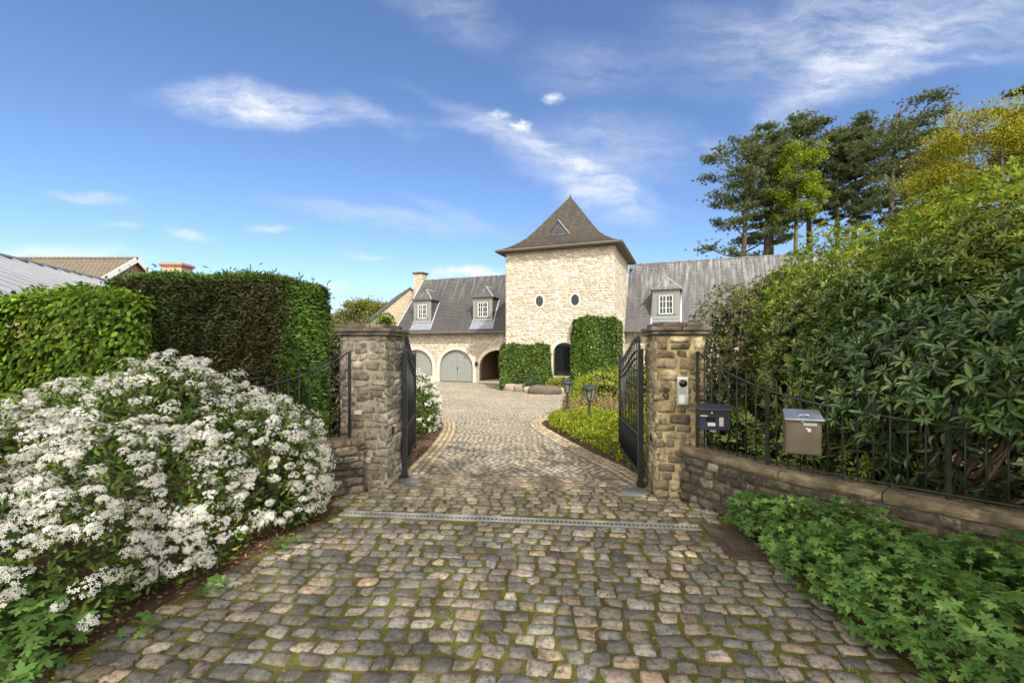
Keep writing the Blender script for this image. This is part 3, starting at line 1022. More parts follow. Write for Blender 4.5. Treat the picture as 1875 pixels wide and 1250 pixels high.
MB().box(-.17, .17, -.36, .36, -.05, -.035).build('pit', M['pit'], sp)
f = MB(); f.box(-.19, .19, -.39, -.365, -.04, .006); f.box(-.19, .19, .365, .39, -.04, .006); f.box(-.195, -.172, -.365, .365, -.04, .006); f.box(.172, .195, -.365, .365, -.04, .006)
f.build('frame', M['rust'], sp, bevel=.003)
gb = MB()
for y in np.arange(-.35, .35, .052): gb.box(-.171, .171, y, y + .017, -.03, .003)
for x in (-.06, .06): gb.box(x - .008, x + .008, -.36, .36, -.03, -.001)
gb.build('bars', M['rust'], sp)

# ------------------------------------------------------------------ things on the right pillar and railing
gz = math.atan2(GE[1], GE[0])
p = RPO + GE * .105 - GN * .056
num = empty('house_number', (*p, 1.34), gz, 'dark metal numeral 8 fixed to the golden stone pillar', 'house number')


def ring_z(mb, cz, rx, rz, w, y0, y1, n=20):
    V = []; F = []
    for k in range(n):
        t = 2 * math.pi * k / n
        for r in (1, 0):
            for y in (y0, y1):
                V.append(((rx - w * (1 - r)) * math.cos(t), y, cz + (rz - w * (1 - r)) * math.sin(t)))
    for k in range(n):
        a = 4 * k; b = 4 * ((k + 1) % n)
        F += [(a, b, b + 2, a + 2), (a + 1, a + 3, b + 3, b + 1), (a, a + 1, b + 1, b), (a + 2, b + 2, b + 3, a + 3)]
    return mb.add(V, F)


nb = MB(); ring_z(nb, .034, .031, .033, .014, -.014, .012); ring_z(nb, -.033, .037, .039, .015, -.014, .012)
nb.build('numeral', m_plain('dark bronze', (.04, .033, .027), .5, .4, .2, 8), num, bevel=.002)
p = RPO + GE * .315 - GN * .045
ic = empty('intercom', (*p, 1.36), gz, 'silver video intercom with round black camera on the golden pillar', 'intercom')
MB().box(-.072, .072, -.02, .025, -.18, .175).build('housing', M['silver'], ic, bevel=.008)
MB().box(-.062, .062, -.026, -.0202, -.17, .165).build('face_plate', M['silver'], ic, bevel=.003)
ln = MB(); ln.lathe([(.05, 0), (.05, .006), (.043, .018), (.028, .028), (.001, .031)], 24); ln.xf(lambda v: Vector((v.x, -.026 - v.z, v.y + .10)))
lno = ln.build('camera_lens', M['lens'], ic, smooth=True)
gl = MB(); gl.lathe([(.012, 0), (.010, .004), (.001, .005)], 12); gl.xf(lambda v: Vector((v.x + .004, -.053 - v.z, v.y + .10))); gl.build('lens_glass', M['glass'], lno, smooth=True)
sl = MB()
for z in (.025, .0, -.022): sl.box(-.045, .045, -.0285, -.0262, z - .003, z + .003)
sl.build('speaker_slot', m_plain('slot', (.16, .155, .15), .5, 0, .1), ic)
MB().box(-.05, .018, -.029, -.0262, -.155, -.05).build('name_card', M['label'], ic, bevel=.002)
MB().box(.026, .05, -.029, -.0262, -.155, -.05).build('call_button', M['silver'], ic, bevel=.002)

# black mailbox on the railing next to the pillar
x, y = rr_at(.22 + .24)
mbx = empty('mailbox', (x - .06, y - .165, 1.075), R(-14), 'black plastic mailbox with white stickers on the railing beside the pillar', 'mailbox', 'mailboxes on the railing')
bd = MB(); bd.prism([(-.17, -.125), (.185, -.125), (.185, .105), (-.17, .105)], -.055, .12); bd.build('body', M['box_black'], mbx, bevel=.012)
MB().prism([(-.155, -.12), (.125, -.12), (.125, .045), (-.155, .045)], -.062, -.0552).build('front_panel', M['box_blue'], mbx, bevel=.005)
ld = MB(); ld.add([(-.185, -.085, .10), (.20, -.085, .10), (.20, .135, .115), (-.185, .135, .115), (-.185, -.085, .125), (.20, -.085, .125), (.185, .125, .165), (-.17, .125, .165)],
                  [(0, 3, 2, 1), (4, 5, 6, 7), (0, 1, 5, 4), (1, 2, 6, 5), (2, 3, 7, 6), (3, 0, 4, 7)])
ld.build('lid', M['box_black2'], mbx, bevel=.007)
MB().box(-.09, .015, -.0655, -.0625, -.02, .025).build('slot_recess', M['lens'], mbx)
MB().box(-.07, .01, -.0665, -.0622, -.075, -.04).build('name_label', M['label'], mbx)
b = MB()
for z in (-.051, -.059, -.066):
    xx = -.062
    while xx < -.004:
        w = random.uniform(.006, .014); b.box(xx, min(xx + w, .003), -.0674, -.0667, z - .0018, z + .0018); xx += w + .004
b.build('print_lines', M['ink'], mbx)
MB().box(-.15, -.075, -.0655, -.0622, .035, .046).build('strip', M['label'], mbx)
k = MB(); k.lathe([(.011, 0), (.011, .01), (.004, .012)], 10); k.xf(lambda v: Vector((v.x - .025, -.055 - v.z, v.y + .075))); k.build('lock', M['steel'], mbx)
for zc in (.0, -.052):
    st = MB().box(.055, .098, -.0665, -.0622, zc - .022, zc + .024).build('sticker', M['label'], mbx)
    rg = MB(); ring_z(rg, zc + .001, .016, .017, .005, -.0676, -.0668, 16); rg.xf(lambda v: Vector((v.x + .0765, v.y, v.z)))
    rg.bar((.066, -.0672, zc - .010), (.087, -.0672, zc + .012), .0012, .004)
    rg.build('sticker_print', M['red'], st)
MB().box(-.03, .03, .03, .12, -.16, -.1255).build('bracket', M['galv'], mbx)

# taupe mailbox with a steel lid
x, y = rr_at(.22 + 1.30)
tb = empty('mailbox', (x - .07, y - .135, 1.08), R(-19), 'taupe enamel mailbox with a shiny steel lid hanging on the railing', 'mailbox', 'mailboxes on the railing')
MB().prism([(-.16, -.215), (.16, -.215), (.16, .15), (-.16, .15)], -.05, .075).build('body', M['taupe'], tb, bevel=.004)
MB().prism([(-.145, -.20), (.145, -.20), (.145, .143), (-.145, .143)], -.056, -.0502).build('door', M['taupe'], tb, bevel=.003)
ld = MB(); ld.add([(-.178, -.085, .135), (.178, -.085, .135), (.165, .085, .225), (-.165, .085, .225), (-.178, -.085, .150), (.178, -.085, .150), (.165, .08, .235), (-.165, .08, .235),
                   ], [(0, 3, 2, 1), (4, 5, 6, 7), (0, 1, 5, 4), (1, 2, 6, 5), (2, 3, 7, 6), (3, 0, 4, 7)])
ld.build('lid', M['steel'], tb, bevel=.003)
sd_ = MB().prism([(-.158, .151), (.158, .151), (.158, .17), (-.158, .17)], -.045, .07); sd_.build('lid_skirt', M['steel'], tb)
hd = MB(); hd.tube([(-.055, -.062, .167), (-.05, -.075, .183), (-.03, -.07, .196), (.03, -.07, .196), (.05, -.075, .183), (.055, -.062, .167)], .006, 8); hd.build('handle', M['steel'], tb, smooth=True)
nl = MB().box(.0, .115, -.0595, -.0562, .085, .11).build('name_label', M['label'], tb)
b = MB(); xx = .008
while xx < .105:
    w = random.uniform(.006, .016); b.box(xx, xx + w, -.0603, -.0597, .093, .102); xx += w + .004
b.build('label_print', M['ink'], nl)
s_ = MB(); s_.prism([(.02, .062), (.066, .052), (.060, .018), (.035, .022), (.034, .043), (.016, .05)], -.0595, -.0562); s_.build('torn_sticker', M['label'], tb)
k = MB(); k.lathe([(.009, 0), (.009, .008), (.003, .009)], 10); k.xf(lambda v: Vector((v.x - .01, -.056 - v.z, v.y + .12))); k.build('lock', M['steel'], tb)

tb.scale = (.94, .94, .94)

# ------------------------------------------------------------------ garden lamps


def garden_lamp(loc, label, h=1.05):
    h /= 1.12
    rt = empty('garden_lamp', loc, random.uniform(0, .6), label, 'lamp', 'green lantern posts in the garden bed')
    p_ = MB(); p_.lathe([(.055, -.1), (.055, .04), (.034, .07), (.034, .3), (.026, .34), (.024, h - .46), (.036, h - .44), (.036, h - .41), (.02, h - .39), (.02, h - .36)], 10)
    p_.build('post', M['lamp_green'], rt, smooth=False, bevel=.002)
    b = MB(); b.lathe([(.02, h - .37), (.055, h - .355), (.062, h - .342)], 12); b.build('lantern_base', M['lamp_green'], rt)
    n = 6
    fr = MB()
    for k in range(n):
        t = 2 * math.pi * (k + .5) / n
        fr.bar((.062 * math.cos(t), .062 * math.sin(t), h - .345), (.115 * math.cos(t), .115 * math.sin(t), h - .10), .012, .012)
    fr.build('lantern_frame', M['lamp_green'], rt)
    gl = MB(); gl.lathe([(.058, h - .34), (.108, h - .105)], n); gl.build('lantern_glass', M['lampglass'], rt)
    bu = MB(); bu.lathe([(.012, h - .29), (.014, h - .22), (.02, h - .19), (.016, h - .165), (.002, h - .155)], 10)
    bu.build('bulb', m_plain('unlit bulb', (.75, .73, .66), .3, 0, .03, 3, 0), rt, smooth=True)
    cp = MB(); cp.lathe([(.145, h - .105), (.15, h - .095), (.115, h - .055), (.05, h - .025), (.018, h - .015), (.014, h + .005), (.003, h + .012)], 12)
    cp.build('lantern_cap', M['lamp_green'], rt)
    rt.scale = (1.3, 1.3, 1.12)
    return rt


garden_lamp((1.87, 11.0, float(g(11.0)) - .02), 'green lantern post nearest the open gate in the leafy bed', 1.10)
garden_lamp((1.62, 13.3, float(g(13.3)) - .02), 'green lantern post at the tip of the bed, left of the other two', 1.12)
garden_lamp((3.2, 17.1, float(g(17.1)) - .02), 'green lantern almost buried in yellow-green shrubs, only its cap showing', 1.12)

# ------------------------------------------------------------------ the house
HP = np.array([-.35, 25.5]); HU = np.array([.932, -.363]); HV = np.array([.363, .932]); HRZ = math.atan2(-.363, .932)
house = empty('country_house', (HP[0], HP[1], 0), HRZ, 'large pale stone country house with a square tower and slate roofs behind the gate', 'house')


def h2w(x, y): return HP + HU * x + HV * y
def w2h(X, Y): q = np.array([X, Y]) - HP; return (q @ HU, q @ HV)


ZB = -.5


def arch_z(x, xa, xb, zs, zt):
    t = (x - (xa + xb) / 2) / ((xb - xa) / 2)
    return zs + (zt - zs) * math.sqrt(max(0, 1 - t * t))


def arch_wall(mb, x0, x1, z0, z1, y, ops, depth):
    """wall in the plane y with arched openings (xa, xb, zsill, zspring, ztop) and their reveals"""
    cur = x0
    n = 20
    for (xa, xb, zb, zs, zt) in sorted(ops):
        mb.quad((cur, y, z0), (xa, y, z0), (xa, y, z1), (cur, y, z1))
        xs = [(xa + xb) / 2 - (xb - xa) / 2 * math.cos(math.pi * k / n) for k in range(n + 1)]
        for a, b in zip(xs[:-1], xs[1:]):
            za, zb2 = arch_z(a, xa, xb, zs, zt), arch_z(b, xa, xb, zs, zt)
            mb.quad((a, y, za), (b, y, zb2), (b, y, z1), (a, y, z1))
            mb.quad((a, y + depth, za), (b, y + depth, zb2), (b, y, zb2), (a, y, za))
        if zb > z0:
            mb.quad((xa, y, z0), (xb, y, z0), (xb, y, zb), (xa, y, zb))
            mb.quad((xa, y, zb), (xb, y, zb), (xb, y + depth, zb), (xa, y + depth, zb))
        mb.quad((xa, y, zb), (xa, y + depth, zb), (xa, y + depth, zs), (xa, y, zs))
        mb.quad((xb, y + depth, zb), (xb, y, zb), (xb, y, zs), (xb, y + depth, zs))
        cur = xb
    mb.quad((cur, y, z0), (x1, y, z0), (x1, y, z1), (cur, y, z1))


def arch_band(name, xa, xb, zb, zs, zt, w, y, parent=None):
    """flat voussoir and jamb band round an opening, standing 2.5 cm proud of the wall"""
    n = 15
    for_b = MB()
    cxm = (xa + xb) / 2
    pts = []
    for k in range(n + 1):
        t = math.pi * k / n
        pi_ = (cxm - (xb - xa) / 2 * math.cos(t), zs + (zt - zs) * math.sin(t))
        po = (cxm - ((xb - xa) / 2 + w) * math.cos(t), zs + (zt - zs + w) * math.sin(t))
        pts.append((pi_, po))
    for k in range(n):
        (a, b), (c, d) = pts[k], pts[k + 1]
        m = .004
        q = [a, b, d, c]
        cx = sum(p_[0] for p_ in q) / 4; cz = sum(p_[1] for p_ in q) / 4
        q = [(cx + (p_[0] - cx) * (1 - m * 4), cz + (p_[1] - cz) * (1 - m)) for p_ in q]
        for_b.prism([(p_[0], p_[1]) for p_ in q], y - .025, y + .05)
    z = zb; i = 0
    while z < zs - .05:
        h = min(random.uniform(.24, .36), zs - z)
        for s, x in ((-1, xa), (1, xb)):
            ww = w * (1.0 if (i % 2) else 1.25)
            x0_, x1_ = (x - ww, x) if s < 0 else (x, x + ww)
            for_b.box(x0_, x1_, y - .024, y + .05, z + .004, z + h - .004)
        z += h; i += 1
    return for_b.build(name, M['trim'], parent or house, bevel=.004)


def courses(mb, bl, br, tr, tl, row=.13, step=.022):
    """overlapping slate courses on the slope bl-br-tr-tl (level edges)"""
    bl, br, tr, tl = map(Vector, (bl, br, tr, tl))
    n = max(2, int((tl - bl).length / row))
    nv = (br - bl).cross(tl - bl).normalized() * step
    for i in range(n):
        a, c = bl.lerp(tl, i / n), br.lerp(tr, i / n)
        e, f = bl.lerp(tl, (i + 1.06) / n), br.lerp(tr, (i + 1.06) / n)
        if i == n - 1: e, f = tl, tr
        mb.quad(a + nv, c + nv, f + nv * .12, e + nv * .12)
        mb.quad(a - nv * .3, c - nv * .3, c + nv, a + nv)


# --- tower
TW, TD, TZ = 6.0, 5.6, 7.28
tw = MB()
arch_wall(tw, 0, TW, ZB, TZ, 0, [(2.75, 3.98, .42, 1.62, 2.22)], .28)
tw.quad((TW, 0, ZB), (TW, TD, ZB), (TW, TD, TZ), (TW, 0, TZ))
tw.quad((0, TD, ZB), (0, 0, ZB), (0, 0, TZ), (0, TD, TZ))
tw.quad((TW, TD, ZB), (0, TD, ZB), (0, TD, TZ), (TW, TD, TZ))
tw.build('tower_wall', M['limestone'], house, fix=False)
arch_band('window_surround', 2.75, 3.98, .42, 1.62, 2.22, .2, 0)
aw = MB(); aw.prism([(2.76 + (3.97 - 2.76) * .5 * (1 - math.cos(math.pi * k / 24)), arch_z(2.76 + (3.97 - 2.76) * .5 * (1 - math.cos(math.pi * k / 24)), 2.75, 3.98, 1.62, 2.22)) for k in range(25)] + [(3.97, .43), (2.76, .43)], .2, .22)
awo = aw.build('arched_window', M['glass'], house)
fr = MB(); fr.box(2.755, 2.80, .15, .195, .43, 1.62); fr.box(3.93, 3.975, .15, .195, .43, 1.62); fr.box(2.80, 3.93, .15, .195, .43, .48)
fr.build('window_frame', M['wood_dark'], awo)
MB().box(2.68, 4.05, -.06, .2, .36, .418).build('window_sill', M['trim'], house, bevel=.006)


def ell(rx, rz, n=28): return [(rx * math.cos(2 * math.pi * k / n), rz * math.sin(2 * math.pi * k / n)) for k in range(n)]


for (x, z) in ((1.99, 4.48), (3.96, 4.47)):
    ov = MB(); a = ell(.22, .30); b_ = ell(.31, .39); n = len(a)
    for k in range(n):
        j = (k + 1) % n
        P4 = [(x + b_[k][0], z + b_[k][1]), (x + b_[j][0], z + b_[j][1]), (x + a[j][0], z + a[j][1]), (x + a[k][0], z + a[k][1])]
        ov.quad(*[(p_[0], -.03, p_[1]) for p_ in P4])
        ov.quad((P4[0][0], -.03, P4[0][1]), (P4[0][0], .01, P4[0][1]), (P4[1][0], .01, P4[1][1]), (P4[1][0], -.03, P4[1][1]))
        ov.quad((P4[3][0], -.03, P4[3][1]), (P4[2][0], -.03, P4[2][1]), (P4[2][0], -.002, P4[2][1]), (P4[3][0], -.002, P4[3][1]))
    ovo = ov.build('oval_window', M['trim'], house)
    g2 = MB(); g2.add([(x + p_[0], -.006, z + p_[1]) for p_ in a], [tuple(range(n))]); g2.build('glass', M['glass'], ovo)
    gb = MB()
    for dx in (-.09, .0, .09):
        hh = .30 * math.sqrt(1 - (dx / .22) ** 2); gb.tube([(x + dx, -.018, z - hh), (x + dx * 1.25, -.03, z), (x + dx, -.018, z + hh)], .012, 6)
    for dz in (-.1, .1):
        ww = .22 * math.sqrt(1 - (dz / .30) ** 2); gb.tube([(x - ww, -.02, z + dz), (x + ww, -.02, z + dz)], .010, 6)
    gb.build('grille', M['iron'], ovo)

HOUSE_STONE = [(.66, .605, .51), (.60, .545, .45), (.70, .65, .56), (.54, .475, .38), (.64, .575, .475), (.53, .465, .38), (.68, .625, .54)]
M['house_stone'] = m_stone('split limestone', .9, 9, .25, 0, (.30, .24, .16), .8, .02, .5)


def wall_stones(name, a, b, z0, z1, ops=(), ovals=(), parent=None):
    """split-faced stones in courses on the house wall from a to b (outer side to the right of travel)"""
    V, C, F = stone_strip([a, b], z0, z1, HOUSE_STONE, rowh=(.095, .14), lens=(.14, .44), prot=(.004, .026), gap=.006, grid=4, rnd=.07,
                          block=(ops, ovals), org=a)
    return bulk(name, V, F, M['house_stone'], parent or house, C, smooth=False)


wall_stones('stonework', (0, 0), (TW, 0), ZB, TZ - .02, [(2.75, 3.98, .36, 1.62, 2.22)], [(1.99, 4.48, .31, .39), (3.96, 4.47, .31, .39)])
wall_stones('stonework', (TW, 0), (TW, TD), ZB, TZ - .02)

# tower roof, with its bellcast foot
prof = [(0, 7.30), (.14, 7.52), (.27, 7.80), (.40, 8.17), (.53, 8.72), (.78, 9.88), (1.0, 10.86)]
rf = MB()
cxr, cyr, hx, hy = 3.0, 2.8, 3.42, 3.22
R4 = []
for t, z in prof:
    k = max(1 - t, .004)
    R4.append([(cxr - hx * k, cyr - hy * k, z), (cxr + hx * k, cyr - hy * k, z), (cxr + hx * k, cyr + hy * k, z), (cxr - hx * k, cyr + hy * k, z)])
for a, b in zip(R4[:-1], R4[1:]):
    for k in range(4):
        j = (k + 1) % 4
        courses(rf, a[k], a[j], b[j], b[k], .125, .02)
rfo = rf.build('tower_roof', M['slate_moss'], house, fix=False)
sf = MB()       # soffit boards
for k in range(4):
    j = (k + 1) % 4
    q = [(0, 0), (TW, 0), (TW, TD), (0, TD)]
    sf.quad((R4[0][j][0], R4[0][j][1], 7.285), (R4[0][k][0], R4[0][k][1], 7.285), (q[k][0], q[k][1], 7.20), (q[j][0], q[j][1], 7.20))
sf.build('soffit', m_plain('brown soffit', (.13, .095, .07), .7, 0, .2, 3), rfo, fix=False)
gt = MB()
for k in range(4):
    j = (k + 1) % 4
    a = Vector(R4[0][k]); b = Vector(R4[0][j]); gt.tube([a + Vector((0, 0, -.01)), b + Vector((0, 0, -.01))], .075, 10)
gt.build('tower_gutter', M['zinc'], house, smooth=False)
hp_ = MB()
for k in range(4):
    hp_.tube([Vector(r_[k]) + Vector((0, 0, .0)) for r_ in R4], .035, 6)
hp_.lathe([(.09, 0), (.06, .08), (.03, .12), (.02, .2)], 8, (cxr, cyr, 10.82))
hp_.build('hip_capping', M['slate_moss'], rfo)
td = MB(); td.prism([(2.21, 8.27), (3.39, 8.27), (2.80, 9.02)], .90, 1.9)
tdo = td.build('roof_vent', m_plain('dark slate', (.055, .055, .065), .6, 0, .3, 8), house)
b = MB(); b.bar((3.44, .87, 8.24), (2.80, .87, 9.06), .08, .035); b.build('vent_flashing', M['ridge_lead'], tdo)
b = MB(); b.bar((2.16, .87, 8.24), (2.80, .87, 9.06), .08, .04); b.box(2.2, 3.4, .84, .92, 8.2, 8.265); b.build('vent_edge', M['slate'], tdo)
b = MB(); b.prism([(2.56, 8.35), (3.04, 8.35), (2.80, 8.66)], .885, .8985); b.build('vent_opening', M['wood_dark'], tdo)

# --- left wing with the garage doors
GY, EZ = 4.3, 3.08
gw = MB()
OPS = [(-9.93, -7.33, ZB, .62, 1.82), (-6.76, -4.16, ZB, .62, 1.82), (-3.66, -1.0, ZB, .62, 1.79)]
arch_wall(gw, -10.15, 0, ZB, EZ + .1, GY, OPS, .3)
gw.quad((-10.15, 9, ZB), (-10.15, GY, ZB), (-10.15, GY, EZ + .1), (-10.15, 9, EZ + .1))
gw.quad((0, 9, ZB), (-10.15, 9, ZB), (-10.15, 9, EZ), (0, 9, EZ))
gw.quad((-10.15, GY, EZ + .1), (-10.15, 6.5, 6.95), (-10.15, 9, EZ + .1))
gw.build('garage_wall', M['limestone'], house, fix=False)
wall_stones('stonework', (-10.15, GY), (0, GY), ZB, EZ - .02, OPS)
for (xa, xb, zb, zs, zt) in OPS:
    arch_band('arch_surround', xa, xb, -.42, zs, zt, .22, GY)
for (xa, xb, zb, zs, zt) in OPS[:2]:
    for s in (0, 1):
        x0_, x1_ = (xa + .01, (xa + xb) / 2 - .008) if s == 0 else ((xa + xb) / 2 + .008, xb - .01)
        n = 14
        xs = [x0_ + (x1_ - x0_) * k / n for k in range(n + 1)]
        d = MB(); d.prism([(x0_, -.38), (x1_, -.38)] + [(x, arch_z(x, xa, xb, zs, zt) - .01) for x in xs[::-1]], GY + .17, GY + .22)
        do = d.build('garage_door', M['sage'], house)
        bb = MB()
        nb_ = 7
        for k in range(nb_):
            a = x0_ + (x1_ - x0_) * k / nb_ + .006; c = x0_ + (x1_ - x0_) * (k + 1) / nb_ - .006
            top = min(arch_z(a, xa, xb, zs, zt), arch_z(c, xa, xb, zs, zt)) - .015
            bb.box(a, c, GY + .158, GY + .1695, -.36, top)
        bb.build('board', M['sage'], do)
        if s == 1:
            hb = MB(); hb.box(x0_ + .0, x0_ + .05, GY + .13, GY + .1575, .42, .62); hb.tube([(x0_ + .025, GY + .135, .53), (x0_ + .025, GY + .10, .53), (x0_ + .11, GY + .10, .53)], .01, 6)
            hb.build('handle', M['iron'], do)
# the open passage: brick side wall, dark door deep inside
pv = MB()
pv.quad((-3.7, GY + .3, ZB), (-3.7, 7.6, ZB), (-3.7, 7.6, 2.3), (-3.7, GY + .3, 2.3))
pv.quad((-.9, 7.6, ZB), (-.9, GY + .3, ZB), (-.9, GY + .3, 2.3), (-.9, 7.6, 2.3))
pv.quad((-3.7, 7.6, ZB), (-.9, 7.6, ZB), (-.9, 7.6, 2.3), (-3.7, 7.6, 2.3))
pv.build('passage_wall', m_courses('brown brick', .22, .075, (.23, .14, .09), (.17, .10, .07), (.25, .2, .15), .01), house, fix=False)
MB().box(-3.7, -.9, GY + .3, 7.6, 2.1, 2.2).build('passage_ceiling', M['wood_dark'], house)
MB().box(-3.69, -.91, GY - .02, 7.59, ZB, -.30).build('passage_step', M['trim'], house)
MB().box(-2.7, -1.3, 7.5, 7.58, -.30, 1.75).build('passage_door', M['wood_dark'], house)


def slope_slab(mb, xl0, xl1, xr, y0, z0, y1, z1, t=.09):
    """front slope: eave from (xl0..xr) up to a ridge (xl1..xr)"""
    mb.add([(xl0, y0, z0), (xr, y0, z0), (xr, y1, z1), (xl1, y1, z1), (xl0, y0 + .03, z0 - t), (xr, y0 + .03, z0 - t), (xr, y1, z1 - t), (xl1, y1, z1 - t)],
           [(7, 6, 5, 4), (0, 4, 5, 1), (3, 2, 6, 7), (0, 3, 7, 4), (1, 5, 6, 2)])
    courses(mb, (xl0, y0, z0), (xr, y0, z0), (xr, y1, z1), (xl1, y1, z1))


gr = MB(); slope_slab(gr, -10.28, -9.42, -.005, 3.84, 3.02, 6.5, 7.12)
gro = gr.build('garage_roof', M['slate'], house, fix=False)
b = MB(); b.quad((-9.42, 6.5, 7.12), (-.005, 6.5, 7.12), (-.005, 9.2, 3.0), (-10.28, 9.2, 3.0)); b.quad((-10.28, 3.84, 3.02), (-9.42, 6.5, 7.12), (-10.28, 9.2, 3.0)); b.build('rear_slope', M['slate'], gro)
b = MB(); b.tube([(-9.42, 6.5, 7.12), (-.005, 6.5, 7.12)], .06, 8); b.build('ridge_capping', M['slate_grey'], gro)
b = MB(); b.tube([(-9.43, 6.47, 7.12), (-10.28, 3.85, 3.04)], .03, 6); b.build('verge_flashing', M['ridge_lead'], gro)
b = MB(); b.tube([(-10.28, 3.78, 2.98), (-.005, 3.78, 2.98)], .07, 10); b.build('gutter', M['zinc'], house)
ch = MB(); ch.box(-10.2, -9.45, 6.3, 7.0, 5.2, 7.62); chh = ch.build('chimney', M['limestone'], house)
ch = MB(); ch.box(-10.26, -9.39, 6.24, 7.06, 7.621, 7.68); ch.box(-10.3, -9.35, 6.2, 7.10, 7.681, 7.76); ch.build('chimney_cap', M['stone_cap'], chh, bevel=.01)

# --- right wing
rw = MB(); rw.quad((TW, GY, ZB), (24, GY, ZB), (24, GY, EZ), (TW, GY, EZ)); rw.quad((24, GY, ZB), (24, 9, ZB), (24, 9, EZ), (24, GY, EZ)); rw.quad((24, 9, ZB), (TW, 9, ZB), (TW, 9, EZ), (24, 9, EZ))
rw.quad((24, GY, EZ), (24, 9, EZ), (24, 6.5, 7.1))
rw.build('right_wing_wall', M['limestone'], house, fix=False)
wall_stones('stonework', (TW, GY), (16, GY), ZB, EZ - .06)
rr = MB(); slope_slab(rr, TW + .005, TW + .005, 24.3, 3.84, 2.94, 6.5, 7.28)
rro = rr.build('right_wing_roof', M['slate_grey'], house, fix=False)
b = MB(); b.quad((TW + .005, 6.5, 7.28), (24.3, 6.5, 7.28), (24.3, 9.2, 2.95), (TW + .005, 9.2, 2.95)); b.build('rear_slope', M['slate_grey'], rro)
b = MB(); b.tube([(TW + .005, 6.5, 7.28), (24.3, 6.5, 7.28)], .06, 8); b.build('ridge_capping', M['slate_grey'], rro)
b = MB(); b.tube([(TW + .005, 3.78, 2.90), (24.3, 3.78, 2.90)], .07, 10); b.build('gutter', M['zinc'], house)


